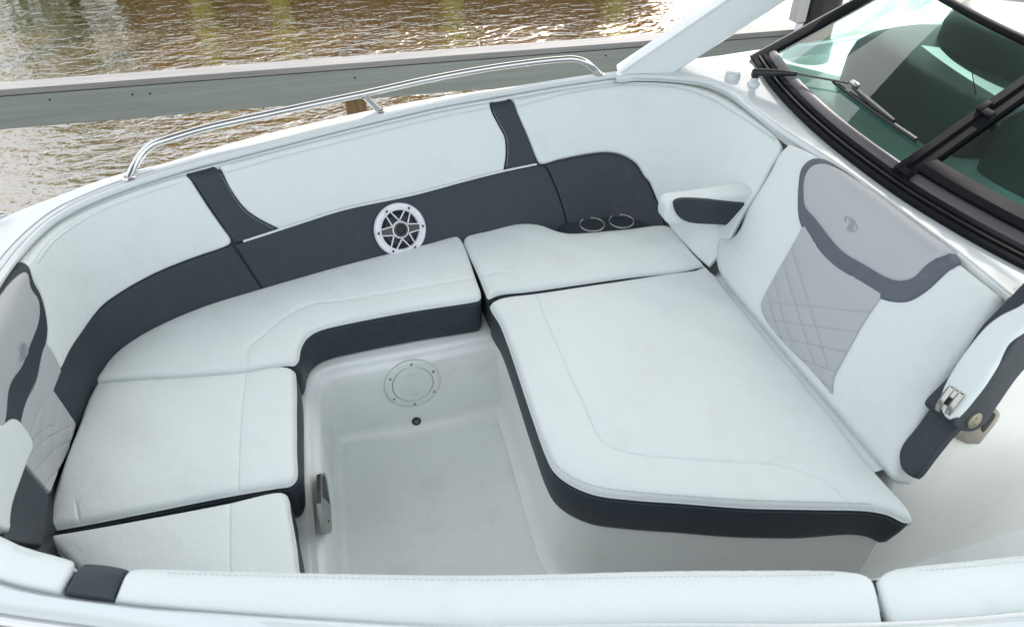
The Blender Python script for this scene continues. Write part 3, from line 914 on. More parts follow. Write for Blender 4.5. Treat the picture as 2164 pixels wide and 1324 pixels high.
TRIM = [(1742, 340), (1712, 339), (1695, 357), (1688, 395), (1687, 440), (1689, 462), (1701, 494), (1734, 544), (1761, 574), (1812, 604), (1862, 632), (1898, 640), (1925, 637), (1959, 617), (2002, 577), (2030, 559), (2050, 556), (2036, 548), (1930, 469), (1830, 395)]
kp('headrest_trim', TRIM, CHARGLARE, r=.008, depth=.02, lift=.008, crown=.003, crownL=.02)
HEAD = [(1742, 350), (1718, 354), (1704, 375), (1701, 418), (1705, 441), (1728, 468), (1761, 511), (1788, 538), (1835, 566), (1882, 592), (1908, 597), (1935, 590), (1962, 564), (1992, 545), (2020, 545), (1930, 474), (1830, 402)]
kp('headrest', HEAD, GREY, r=.008, depth=.012, lift=.013, crown=.008, crownL=.04, step=.02)
c_uv = np.array(BACK.uv(1806, 477, vmax=.6)); e1 = np.array(BACK.uv(1816, 482, vmax=.6)) - c_uv; e2 = np.array(BACK.uv(1804, 467, vmax=.6)) - c_uv
emblem('emblem', BACK, c_uv, e1 / np.linalg.norm(e1), e2 / np.linalg.norm(e2), .023, basic('emblem_thread', (.36, .36, .37), .6), ab, .022)
stitches('stitching', BACK, BACK.trace([(2060, 575), (2090, 596), (2124, 628)], vmax=.6), THREADG, ab, lift=.002)
# moulded base under the backrest and console side
m = MB()
LB = resample(catmull([(1.275, 2.06), (1.275, 1.7), (1.28, 1.4), (1.285, 1.1), (1.29, .985)], .02), 60)
m.grid([[(x - .10, y, .30) for x, y in LB], [(x - .07, y, .395) for x, y in LB], [(x - .045, y, .417) for x, y in LB], [(x - .01, y, .427) for x, y in LB], [(x + .05, y, .435) for x, y in LB]])
m.build('backrest_base', LINER, boat)
# console side: vertical moulded face toward the passage, blending round from the lounge base
side = resample(catmull([(1.15, 1.07), (1.24, .97), (1.32, .925), (1.42, .915), (1.62, .93), (1.9, .94), (2.7, .95)], .02), 80)
T = np.gradient(side, axis=0); T /= np.linalg.norm(T, axis=1)[:, None]
SN = np.stack([-T[:, 1], T[:, 0]], -1)
def srow(off, z, f=1.0): return [(p[0], p[1], z) for p in side + SN * off]
tt = np.linspace(0, 1, 80)
rows = []
for z, off in ((-.04, 0), (.1, .0), (.25, .006), (.40, .016), (.55, .034), (.70, .060), (.80, .085), (.85, .105), (.872, .125), (.882, .15), (.885, .19)):
    # forward of the backrest the console top slopes down with the backrest
    zz = np.minimum(z, np.interp(side[:, 0], [1.2, 1.30, 1.585, 1.66], [.28, .37, .83, .885]))
    rows.append([(p[0], p[1], q) for p, q in zip(side + SN * off, zz)])
MB().grid(rows, flip=True).build('console_side', BASE, boat)

# ---- lounge base ------------------------------------------------------------------
LOUNGE = [(1037, 643), (1052, 634), (1071, 629), (1131, 622), (1286, 599), (1440, 577), (1490, 573), (1512, 584), (1525, 602), (1607, 704), (1758, 883), (1842, 990), (1896, 1050), (1919, 1077), (1927, 1096), (1914, 1099), (1882, 1084), (1842, 1075), (1708, 1071), (1574, 1068), (1440, 1058), (1340, 1051), (1257, 1040), (1206, 1019), (1173, 993), (1156, 962), (1127, 882), (1059, 686), (1040, 654)]
lo_xy = catmull(tz(LOUNGE, .44), .012, True)
def lounge_taper(p):          # the front leans back towards its aft end
    return .035 * max(0, min(1, (p[0] - 1.02) / .27)) ** 1.5 if p[1] < 1.05 else 0.0
bx = inset(lo_xy, .016) + np.array([(0, lounge_taper(p)) for p in lo_xy])
m = MB()
def brow(o, z):
    return [(p[0], p[1], z) for p in inset(bx, o)]
m.grid([brow(.0, .292), brow(-.003, .282), brow(-.002, .27), brow(.0, .2), brow(.004, .05), brow(.002, .0), brow(-.008, -.022), brow(-.03, -.035)], closed=True, flip=True)
m.build('lounge_base', BASE, boat)

# ================================================================== SEAT CUSHIONS (lift-out)
def cushion(name, px, creases, label, z=.45, thick=.16, r=.016, sts=None, crown=.007, zt=.44, taper=None):
    xy = tz(px, zt)
    P = catmull(xy, .010, True)
    c = P.mean(0)
    root = empty(name, (c[0], c[1], z - thick))
    tag(root, label, 'cushion', 'seat cushions round the bow well')
    cr = [(tz(l, z), d, w) for l, d, w in creases]
    pad('top_panel', Level(z), P, WHITE, root, raw=True, r=r, depth=r + .002, crown=crown, crownL=.045, creases=cr, step=.028, wave=.0019)
    m = MB()
    zs = [(z - r + .002, .003), (z - r - .002, .0005), (z - r - .02, -.002), (z - thick * .5, -.004), (z - thick + .02, -.001), (z - thick + .004, .005), (z - thick, .010)]
    tp = np.zeros((len(P), 2)) if taper is None else np.array([(0, taper(p)) for p in P])
    rows = [[(p[0], p[1], zz) for p in inset(P, o) + tp * ((z - r - zz) / (thick - r)) ] for zz, o in zs]
    if area(P) > 0: rows = [r_[::-1] for r_ in rows]
    m.grid(rows, closed=True)
    m.build('side_band', CHAR, root)
    mm = MB()
    mm.tube(np.array([(p[0], p[1], z - r) for p in np.concatenate([P, P[:1]])]), .0022, 6, cap=False).build('piping', WHITE, root)
    if sts:
        for l in sts:
            stitches('stitching', Level(z), tz(l, z), THREADG, root, lift=crown * .5)
    # stitch row on the charcoal band just under the seam
    band = inset(P, -.0025)
    m = MB()
    n = len(band)
    for i in range(0, n):
        a, b = band[i], band[(i + 1) % n]
        d = np.array([b[0] - a[0], b[1] - a[1], 0]) * .33
        l = np.linalg.norm(d)
        if l < 1e-5: continue
        nn = np.array([d[1], -d[0], 0]) / l
        m.box(((a[0] + b[0]) / 2, (a[1] + b[1]) / 2, z - r - .012), d, nn * .0008, (0, 0, .0007))
    m.build('band_stitching', THREADD, root, smooth=False)
    return root

SIDE = [(201, 807, 1), (213, 787), (240, 752), (283, 719), (333, 691), (432, 649), (532, 618), (559, 610), (720, 564), (820, 538), (920, 513), (955, 503), (968, 502), (976, 510), (1003, 584), (1015, 622), (1012, 631), (1002, 634), (860, 656), (720, 683), (690, 690), (665, 699), (646, 713), (634, 735), (628, 762), (620, 769), (602, 769), (519, 783), (399, 793), (289, 799)]
cushion('seat_cushion', SIDE, [([(521, 775), (521, 761), (525, 736), (559, 706), (599, 673), (649, 647), (719, 635), (853, 614), (1000, 586)], .0035, .006)],
        'long curved white side cushion below the round speaker, with a charcoal front')
FRONT = [(205, 812, 1), (186, 848), (168, 899), (148, 949), (124, 1016), (104, 1090), (98, 1119, 1), (168, 1107), (335, 1074), (470, 1047), (587, 1027), (612, 1023), (624, 1012), (625, 950), (625, 880), (624, 800), (620, 783), (599, 776), (519, 788), (399, 798), (289, 804)]
cushion('seat_cushion', FRONT, [([(519, 790), (510, 880), (503, 1037)], .003, .0022), ([(163, 1070), (167, 1106)], .0025, .003)],
        'white middle cushion at the very bow, between the long side cushion and the near one')
NEAR = [(92, 1134, 1), (168, 1122), (335, 1092), (486, 1063), (583, 1041), (601, 1042), (609, 1056), (612, 1080), (624, 1148), (630, 1200), (640, 1290), (600, 1330), (300, 1330), (160, 1200)]
cushion('seat_cushion', NEAR, [([(486, 1065), (486, 1190), (490, 1300)], .003, .0022)],
        'white cushion nearest the camera, partly hidden behind the near gunwale padding')
CORNER = [(985, 502), (1036, 489), (1086, 477), (1119, 475), (1146, 479), (1176, 490), (1199, 495), (1239, 494), (1319, 487), (1410, 480), (1435, 503), (1463, 535), (1487, 560, 1), (1440, 571), (1319, 585), (1119, 613), (1060, 619), (1043, 624), (1033, 629), (1027, 618), (1013, 583), (988, 528), (981, 508)]
cushion('seat_cushion', CORNER, [([(1013, 581), (1053, 577), (1086, 581), (1109, 595), (1119, 612)], .0035, .005)],
        'white corner cushion beside the twin cup rings, with a notched back edge')
cushion('seat_cushion', LOUNGE, [([(1133, 626), (1159, 693), (1199, 783), (1243, 880), (1263, 924), (1283, 944), (1324, 959), (1440, 972), (1574, 981), (1628, 984), (1708, 1006), (1759, 1033), (1799, 1068)], .0032, .0024)],
        'large white lounge cushion with a thick charcoal front, before the quilted backrest', r=.018, crown=.010, taper=lounge_taper,
        sts=[[(1150, 930), (1163, 968), (1178, 988), (1208, 1010), (1258, 1029), (1340, 1041), (1440, 1049), (1574, 1058), (1708, 1062), (1842, 1066)]])

# ================================================================== FITTINGS OF THE BOAT
def frame_on(surf, px, py, **k):
    u, v = surf.uv(px, py, **k)
    P, N = surf.ev([u, u + .001, u], [v, v, v + .001])
    ex = P[1] - P[0]; ex /= np.linalg.norm(ex)
    n = N[0] / np.linalg.norm(N[0])
    ey = np.cross(n, ex); ex = np.cross(ey, n)
    return P[0], ex, ey, n
def plane_xy(c, ex, ey, n, px, py):
    p = at_plane(px, py, c, n) - c
    return float(np.dot(p, ex)), float(np.dot(p, ey))

# ---- speaker
c, ex, ey, n = frame_on(WALL, 845, 485, u0=UC)
if ey[2] < 0: ex, ey = -ex, -ey
c = c + n * .002
sp = empty('speaker', tuple(c), boat)
RS = .0985
MB().lathe([(RS, -.004), (RS, .007), (RS - .003, .011), (RS - .007, .013), (RS - .015, .0125), (RS - .0165, .0098), (RS - .0195, .0098), (RS - .021, .012), (RS - .025, .011), (RS - .027, .005), (RS - .0275, -.010)], c, ex, ey, n, 64).build('ring', PLASTIC, sp)
MB().lathe([(RS - .026, -.006), (RS - .030, -.001), (RS - .035, .001), (RS - .040, -.001), (RS - .043, -.006)], c, ex, ey, n, 48).build('surround', SPKDARK, sp)
MB().lathe([(RS - .042, -.005), (.030, -.019), (.02, -.020)], c, ex, ey, n, 48).build('cone', CONE, sp)
MB().lathe([(RS - .020, -.012), (.0, -.024)], c, ex, ey, n, 48).build('basket', SPKDARK, sp)
MB().lathe([(.033, -.012), (.033, .008), (.031, .0115), (.028, .0125), (.0265, .012)], c, ex, ey, n, 40).build('hub_ring', PLASTIC, sp)
MB().lathe([(.027, .0), (.027, .013), (.0245, .0155), (.020, .015), (.0185, .011)], c, ex, ey, n, 40).build('tweeter_rim', SPKGREY, sp)
MB().lathe([(.0190, .011), (.014, .0135), (.008, .015), (.0, .0155)], c, ex, ey, n, 32).build('tweeter_dome', SPKDARK, sp)
scr = [plane_xy(c, ex, ey, n, *p) for p in [(863, 436), (815, 449), (895, 473), (799, 500), (881, 520)]]
angs = [math.atan2(y, x) for x, y in scr]
a0 = angs[0]
allang = [a0 + k * math.pi / 3 for k in range(6)]
for k, a in enumerate(allang):
    da = np.array([math.cos(a), math.sin(a)]); pa = np.array([-da[1], da[0]])
    wide = (k % 3 == 2)
    for s in (-1, 1):
        # two slim bars that run from the hub to the rim on either side of the screw
        q = [da * .030 + pa * s * .0145, da * .030 + pa * s * .0185, da * (RS - .022) + pa * s * .0125, da * (RS - .016) + pa * s * .0095, da * (RS - .020) + pa * s * .0090]
        q = q if s < 0 else q[::-1]
        m = MB(); m.prism([tuple(t) for t in q][::-1], c, ex, ey, n, .004, .0125)
        m.build('spoke', PLASTIC, sp, smooth=False)
    if wide:
        q = [da * .026 - pa * .016, da * (RS - .020) - pa * .0092, da * (RS - .020) + pa * .0092, da * .026 + pa * .016]
        MB().prism([tuple(t) for t in q], c, ex, ey, n, .002, .010).build('spoke_inlay', SPKGREY, sp, smooth=False)
    e = c + (da[0] * ex + da[1] * ey) * (RS - .0135)
    MB().lathe([(.0095, .010), (.0095, .0145), (.0075, .016), (.0050, .0150)], e, ex, ey, n, 20).build('boss', PLASTIC, sp)
    MB().lathe([(.0050, .0135), (.0040, .0155), (.0, .0150)], e, ex, ey, n, 14).build('screw', SPKGREY, sp)

# ---- cup rings on a small charcoal shelf
cz = .468
shelf = tz([(1196, 500), (1240, 500), (1320, 493), (1420, 488), (1405, 446), (1300, 440), (1190, 452)], .452)
pad('cup_shelf', Level(.415), shelf, CHAR, boat, r=.006, depth=.10, step=.04)
for k, (px, py, gap) in enumerate([(1251, 474, 0), (1313, 467, 1)]):
    p = at_z(px, py, cz)
    ch = empty('cup_holder', (p[0], p[1], .44), boat)
    rad = .0475
    t = np.linspace(R(118), R(118) + 2 * math.pi - R(42), 48)
    MB().tube([(p[0] + rad * math.cos(a), p[1] + rad * math.sin(a), cz) for a in t], .0024, 10).build('ring', BRUSHED, ch)
    MB().lathe([(rad - .004, .414 - cz), (rad - .005, .40 - cz), (rad - .006, -.09), (0, -.092)], (p[0], p[1], cz), (1, 0, 0), (0, 1, 0), (0, 0, 1), 32).build('well', SPKDARK, ch)

# ---- far armrest
arm = empty('armrest', (1.4, 2.06, .55), boat)
ay = 2.01
pts_f = [(1424, 426), (1434, 420), (1590, 430), (1740, 440, 1), (1740, 486, 1), (1600, 478), (1520, 474), (1452, 468), (1430, 452)]
F3 = [at_y(p[0], p[1], ay) for p in pts_f]
fx = [(p[0], p[2]) + tuple(q[2:]) for p, q in zip(F3, pts_f)]
class Vert:
    def __init__(self, y): self.y = y
    def ev(self, u, v):
        u, v = np.asarray(u, float), np.asarray(v, float)
        return np.stack([u, np.full_like(u, self.y), v], -1), np.tile([0, -1.0, 0], (len(u), 1))
body_px = [(1409, 412), (1418, 402), (1440, 400), (1500, 402), (1590, 406), (1660, 410), (1640, 440), (1600, 480), (1520, 478), (1450, 472), (1424, 452)]
# body: white pad block seen from above-front; its front face lies just behind the charcoal panel
bodyf = []
zt_ = at_y(1500, 424, ay)[2]
x0 = at_y(1412, 425, ay)[0]; x1 = at_y(1640, 440, ay)[0] + .13; zb_ = at_y(1500, 474, ay)[2]
prof_out = [(x0, zt_ - .02), (x0 + .004, zt_ + .004), (x0 + .02, zt_ + .013), (x0 + .1, zt_ + .012), (x1, zt_ + .010, 1), (x1, zb_ + .010, 1), (x0 + .10, zb_ + .010), (x0 + .03, zb_ + .018), (x0 + .006, zb_ + .04)]
pad('white_body', Vert(ay + .004), prof_out, WHITE, arm, r=.014, depth=.062, crown=.002)
pad('charcoal_side', Vert(ay), fx, CHAR, arm, r=.006, depth=.012, lift=.006, crown=.003)

# ---- near armrest, folded up against the backrest, with its stainless hinge
ar = empty('armrest', (1.5, .95, .6), boat)
class Plane:
    def __init__(self, c, eu, ev_, n): self.c, self.eu, self.evv, self.n = (np.asarray(q, float) for q in (c, eu, ev_, n))
    def ev(self, u, v):
        u, v = np.asarray(u, float), np.asarray(v, float)
        return self.c + u[:, None] * self.eu + v[:, None] * self.evv, np.tile(self.n, (len(u), 1))
    def trace(self, pts):
        o = []
        for p in pts:
            q = at_plane(p[0], p[1], self.c, self.n) - self.c
            o.append((float(q @ self.eu), float(q @ self.evv)) + tuple(p[2:]))
        return o

# frame of the folded arm: it lies along the slope of the backrest's near end
_bp, _bn = BACK.ev([BACK.s[-1] * .92], [.25])
nb_ = _bn[0] / np.linalg.norm(_bn[0])
eA = at_plane(2012, 884, _bp[0] + nb_ * .075, nb_); eB = at_plane(2136, 724, _bp[0] + nb_ * .075, nb_)
ax_ = (eB - eA) / np.linalg.norm(eB - eA)
sv = np.cross(nb_, ax_)
if sv[1] < 0: sv = -sv                                   # towards the middle of the boat
WPL = Plane(eA, ax_, sv, nb_)                            # padded (white) face
SPL = Plane(eA, ax_, -nb_, -sv)                          # charcoal side toward the passage
whitef = WPL.trace([(2008, 886), (2066, 827), (2133, 726), (2164, 694), (2262, 588, 1), (2230, 560, 1), (2164, 637), (2109, 667), (2076, 694), (2015, 775), (1992, 818), (1984, 846), (1990, 872)])
pad('white_body', WPL, whitef, WHITE, ar, r=.009, depth=.014, crown=.003)
dark = SPL.trace([(2012, 887), (2069, 827), (2136, 727), (2166, 696), (2270, 590, 1), (2330, 640, 1), (2164, 778), (2109, 852), (2087, 884), (2070, 903), (2050, 911), (2028, 908), (2014, 899)])
pad('charcoal_side', SPL, dark, CHAR, ar, r=.006, depth=.085, lift=.004, crown=.003)
kp('charcoal_strip', [(1974, 858), (1940, 903), (1911, 940), (1904, 961), (1908, 988), (1922, 1004), (1935, 1010, 1), (1943, 1004), (1972, 966), (2003, 927), (2040, 880), (2000, 840)], CHAR, ar, r=.008, depth=.03, lift=.012)
# hinge: base plate on the console, strap round the arm's lower end
BPL = Plane(eA + sv * .035, ax_, -nb_, -sv)
plate = BPL.trace([(2004, 902, 1), (2000, 916, 1), (2044, 938, 1), (2070, 939, 1), (2111, 886), (2114, 876), (2103, 864), (2060, 880)])
pad('hinge_plate', BPL, plate, basic('dark_stainless', (.26, .25, .225), .28, metal=1.0, var=.1, vscale=30), ar, r=.003, depth=.014, lift=.0, bstep=.004, step=.012)
slot = BPL.trace([(2078, 912), (2074, 904), (2098, 872), (2104, 876)])
pad('plate_slot', BPL, slot, SPKDARK, ar, r=.001, depth=.002, lift=.0015, bstep=.004, step=.01)
MB().tube([eA + sv * .015 - nb_ * .030, eA + sv * .045 - nb_ * .036], .011, 14).build('hinge_pin', BRUSHED, ar)
kz = WPL.trace([(2005, 820), (2033, 846), (2012, 862), (1990, 838)])
a_top = (kz[0][0] + kz[1][0]) / 2; w0, w1 = kz[1][1], kz[0][1]
path = [(a_top + .012, .005), (a_top - .012, .0075), (a_top - .032, .006), (a_top - .050, -.001), (a_top - .062, -.014), (a_top - .066, -.032), (a_top - .062, -.052), (a_top - .050, -.068)]
PC = catmull([p for p in path], .004)
m = MB()
gap_ = (w1 - w0)
for f0, f1, lo_i in ((0, .36, 0), (.64, 1.0, 0), (.36, .64, None)):
    pc = PC if lo_i == 0 else PC[PC[:, 0] > a_top - .014]
    m.grid([[eA + ax_ * p[0] + nb_ * p[1] + sv * (w0 + gap_ * f) for f in np.linspace(f0, f1, 4)] for p in pc])
strap = m.build('hinge_strap', BRUSHED, ar, sharp=60)
sm = strap.modifiers.new('thickness', 'SOLIDIFY'); sm.thickness = .003; sm.offset = 0
slotp = MB(); slotp.grid([[eA + ax_ * (p[0] + .003) + nb_ * (p[1] - .004) + sv * (w0 + gap_ * f) for f in (.3, .7)] for p in PC[4:]])
slotp.build('strap_slot', SPKDARK, ar)
for f in (.16, .84):
    MB().lathe([(.0055, 0), (.0045, .0020), (.002, .0008), (0, .0008)], eA + ax_ * (a_top - .008) + nb_ * .0065 + sv * (w0 + gap_ * f), ax_, sv, nb_, 14).build('screw', SPKGREY, ar)
pc_ = at_plane(2054, 884, eA, sv)
MB().lathe([(.0225, .004), (.0225, .0095), (.0205, .011), (0, .0112)], pc_, ax_, nb_, -sv, 36).build('pivot_cap', BRONZE, ar)
for o in (-.011, .011):
    MB().lathe([(.0020, .0110), (.0020, .0118), (0, .0118)], pc_ + (ax_ * .8 + nb_ * .6) * o, ax_, nb_, -sv, 10).build('pivot_hole', SPKDARK, ar)

# ---- inspection hatch and courtesy light on the well's far wall
yt, zt2 = LP[150][1], .272
def wall_pt(px, py):
    # far wall: the straight run of the liner profile between z=.272 and z=.062
    j = 150
    tdir = np.array([T_far[0], T_far[1], 0])
    return at_plane(px, py, WP0, WN0)
q1, q2 = at_z(722, 771, ZL), at_z(1039, 711, ZL)
T_far = (q2 - q1)[:2]; T_far /= np.linalg.norm(T_far)
nf = np.array([T_far[1], -T_far[0]])
WP0 = np.array([q1[0] + nf[0] * .024, q1[1] + nf[1] * .024, .243])
slope = np.array([nf[0] * .033, nf[1] * .033, -.228]); slope /= np.linalg.norm(slope)
WN0 = np.cross(np.array([T_far[0], T_far[1], 0]), -slope); WN0 /= np.linalg.norm(WN0)
if WN0[1] > 0: WN0 = -WN0
ex = np.array([T_far[0], T_far[1], 0.0]); ey = -slope
hc = at_plane(872, 810, WP0, WN0)
ht = empty('inspection_hatch', tuple(hc), boat)
HP = basic('hatch_plastic', (.67, .715, .70), .42, var=.015)
rx = abs(plane_xy(hc, ex, ey, WN0, 929, 800)[0])
RH = .0985
MB().lathe([(RH + .0018, -.004), (RH + .0014, .0020), (RH - .001, .0024)], hc, ex, ey, WN0, 64).build('seal', basic('grey_sealant', (.52, .54, .53), .6), ht)
MB().lathe([(RH, -.002), (RH, .003), (RH - .003, .0055), (RH - .010, .0070), (.0745, .0070), (.0735, .0050), (.0732, -.006), (.069, -.008)], hc, ex, ey, WN0, 64).build('flange', HP, ht)
MB().lathe([(.0712, -.006), (.0710, .0050), (.0690, .0068), (.0, .0072)], hc, ex, ey, WN0, 64).build('lid', HP, ht)
for px, py in [(869, 771), (829, 800), (832, 841), (876, 853), (917, 825), (914, 783)]:
    a, b = plane_xy(hc, ex, ey, WN0, px, py); l = math.hypot(a, b); a, b = a / l * .086, b / l * .086
    MB().lathe([(.0052, .0060), (.0050, .0075), (.0030, .0086), (0, .0088)], hc + a * ex + b * ey, ex, ey, WN0, 14).build('screw', BRUSHED, ht)
for s in (1, -1):
    poly = [(-.0135, .046 * s), (.0135, .046 * s), (.0085, .026 * s), (-.0085, .026 * s)]
    if s > 0: poly = poly[::-1]
    m = MB()
    outer_ = [hc + x * ex + y * ey + .0092 * WN0 for x, y in poly]
    cx_, cy_ = 0, .036 * s
    inner_ = [hc + (cx_ + (x - cx_) * .86) * ex + (cy_ + (y - cy_) * .86) * ey + .0096 * WN0 for x, y in poly]
    low_ = [hc + (cx_ + (x - cx_) * .80) * ex + (cy_ + (y - cy_) * .80) * ey + .0074 * WN0 for x, y in poly]
    m.grid([outer_, inner_, low_], closed=True)
    m.f.append((len(m.v) - 4, len(m.v) - 3, len(m.v) - 2, len(m.v) - 1))
    m.build('finger_pull', HP, ht, smooth=False)
lc = at_plane(880, 889, WP0, WN0)
cl_ = empty('courtesy_light', tuple(lc), boat)
MB().lathe([(.0165, -.02), (.0165, .004), (.0150, .0065), (.0110, .0060), (.0105, .003)], lc, ex, ey, WN0, 32).build('bezel', BLACK, cl_)
MB().lathe([(.0108, .003), (.007, .0055), (.0, .006)], lc, ex, ey, WN0, 24).build('lens', basic('dark_lens', (.12, .15, .16), .15, var=.5, vscale=180), cl_)

# ---- latch on the well's left wall
xl = LP[int(np.argmin(np.abs(LP[:, 1] - 1.40) + (LP[:, 0] > -.1) * 9))][0] + .029
lt = empty('wall_latch', (xl, 1.45, .2), boat)
LX = Plane(at_x(690, 1060, xl + .007), (0, 1, 0), (.26, 0, -.966) if False else (0, 0, 1), (1, 0, 0))
lp_ = LX.trace([(678, 1000), (687, 998), (692, 1012), (700, 1072), (702, 1118), (698, 1126), (690, 1127), (679, 1062)])
def lprism(name, pts, h0, h1, mat):
    po = np.array([p[:2] for p in pts])
    if area(po) < 0: po = po[::-1]
    MB().prism([tuple(p) for p in po], LX.c, LX.eu, LX.evv, LX.n, h0, h1).build(name, mat, lt, smooth=False)
lprism('latch_plate', lp_, -.012, 0.0, basic('dark_stainless', (.20, .20, .185), .3, metal=1.0, var=.1, vscale=30))
lprism('latch_opening', LX.trace([(681, 1004), (686, 1004), (697, 1064), (690, 1056), (682, 1050)]), .0, .0012, SPKDARK)
q = LX.trace([(694, 1100)])[0]
MB().lathe([(.0045, 0), (.0035, .0025), (0, .003)], LX.c + q[0] * LX.eu + q[1] * LX.evv, (0, 1, 0), (0, 0, 1), (1, 0, 0), 14).build('screw', SPKGREY, lt)

# ---- grab rail along the far gunwale
gr = empty('grab_rail', tuple(at_z(803, 236, .87)), boat)
rail_px = [(272, 376, .872), (284, 350, .895), (300, 325, .920), (322, 306, .938), (350, 296, .944), (430, 272, .947), (560, 243, .950), (680, 217, .950), (770, 198, .950), (900, 169, .952), (1000, 150, .954), (1100, 135, .955), (1180, 126, .955), (1215, 125, .952), (1238, 132, .938), (1254, 145, .910), (1266, 157, .880)]
# keep the tube above the gunwale's centreline: its y follows the sheer
def rail_pt(px, py, z):
    return at_z(px, py, z)
rp = [rail_pt(*p) for p in rail_px]
RAIL = catmull3(rp, .012)
MB().tube(RAIL, .0125, 16).build('rail_tube', STEEL, gr)
pb = at_z(803, 235, .872); pt = at_z(770, 203, .945)
MB().tube([pt, pt * .5 + pb * .5, pb], .0115, 14).build('post', STEEL, gr)
for px, py in ((272, 377), (803, 236), (1267, 158)):
    b = at_z(px, py, .873)
    MB().lathe([(.021, 0), (.021, .003), (.018, .006), (.0135, .007)], b, (1, 0, 0), (0, 1, 0), (0, 0, 1), 24).build('foot_flange', STEEL, gr)

# ---- cleat on the bow deck (its end shows at the left edge)
ce = at_z(-14, 462, .895)
ct = empty('cleat', (ce[0], ce[1], .874), boat)
MB().tube([ce + np.array((.030, .02, -.002)), ce + np.array((.02, .013, .002)), ce, ce + np.array((-.06, -.04, .002)), ce + np.array((-.10, -.065, -.004))], [.006, .008, .009, .009, .006], 12).build('horn', STEEL, ct)
MB().tube([ce + np.array((-.01, -.007, -.018)), ce + np.array((-.01, -.007, 0))], .008, 10).build('stem', STEEL, ct)

# ---- tower leg
tw = MB()
b0, b1 = at_z(1309, 157, .878), at_z(1432, 152, .878)
t0, t1 = at_y(1540, 0, b0[1] + .01), at_y(1668, 0, b1[1] + .02)
t0 = b0 + (t0 - b0) * 5.0; t1 = b1 + (t1 - b1) * 4.4
off = np.array((.02, .10, .0))
rows = []
for k in np.linspace(0, 1, 14):
    a, b = b0 + (t0 - b0) * k, b1 + (t1 - b1) * k
    e = .006
    d = (b - a); 
    rows.append([a + d * .06, a + d * .5 + np.array((0, -.004, 0)), a + d * .94, a + d * 1.0 + off * .10, b + off * .5, b + off * .95 - d * .03, a + d * .5 + off * 1.02, a + off * .95 + d * .03, a + off * .5, a + off * .10])
tw.grid(rows, closed=True)
tl = empty('tower_leg', tuple(b0), boat)
tw.build('beam', GEL, tl, sharp=25)
MB().tube([b1 + np.array((.03, .03, -.004)), b1 + np.array((.03, .03, .002))], [.028, .024], 24).build('base_cap', GEL, tl)

# ---- vent cap on the deck
vc = at_z(1548, 163, .880)
vt = MB(); vt.lathe([(.030, -.004), (.029, .010), (.027, .018), (.022, .021), (0, .022)], vc, (1, 0, 0), (0, 1, 0), (0, 0, 1), 32)
vt.build('deck_cap', GEL, boat)

# ---- windshield -------------------------------------------------------------------
ws = empty('windshield', tuple(at_z(1841, 371, .89)), boat)
WB = [tuple(at_z(x, y, .881)) for x, y in [(1592, 126), (1641, 195), (1724, 279), (1841, 372), (1942, 441), (2164, 566)]] + [(1.86, .90, .881)]
WBc = resample(catmull3(WB, .02), 90)
RISE = np.array((.46, -.06, .285))
def wsp(i, k, off=0.0):
    """point on the glass: base index i (float), k metres-ish up the slope, off = along the outward normal"""
    j = min(max(i, 0), len(WBc) - 1.001); a = int(j); f = j - a
    p = WBc[a] * (1 - f) + WBc[a + 1] * f
    t = WBc[a + 1] - WBc[a]; t /= np.linalg.norm(t)
    y0 = np.clip((p[1] - 1.6) / 1.1, -1, 1)
    up = RISE + np.array((.0, -.05 * y0, 0))
    up = up / np.linalg.norm(up)
    n = np.cross(up, t); n /= np.linalg.norm(n)
    if n[0] > 0: n = -n
    return p + up * k + n * off
NI = len(WBc) - 1
def strip(name, k0, k1, o, thick, mat, i0=0, i1=None):
    i1 = NI if i1 is None else i1
    ii = np.linspace(i0, i1, 70)
    m = MB()
    R0 = [[wsp(i, k, oo) for i in ii] for k, oo in ((k0, o - thick), (k0, o), (k0 * .75 + k1 * .25, o + thick * .25), (k0 * .25 + k1 * .75, o + thick * .25), (k1, o), (k1, o - thick))]
    m.grid(R0)
    return m.build(name, mat, ws, sharp=50)
strip('base_gasket', -.006, .016, .010, .03, FRAME)
strip('base_gasket', .018, .030, .0105, .03, BLACK)
strip('base_rail', .032, .052, .0100, .03, FRAME)
strip('base_rail', .054, .088, .008, .02, basic('grey_frame_strip', (.085, .08, .09), .35, var=.1, spec=.4))
HT = .62
def ws_uv(px, py):
    best = None
    for i in np.linspace(0, NI, 240):
        for k in (0, .3, .6):
            pass
    # Gauss-Newton
    i, k = NI * .6, .2
    for _ in range(60):
        q = project(np.array([wsp(i, k), wsp(i + .05, k), wsp(i, k + .002)]))
        J = np.stack([(q[1] - q[0]) / .05, (q[2] - q[0]) / .002], 1)
        d = np.linalg.solve(J, np.array([px, py]) - q[0])
        i = min(max(i + np.clip(d[0], -6, 6), 0), NI - .1); k = min(max(k + np.clip(d[1], -.05, .05), -.02), 1.2)
    return i, k
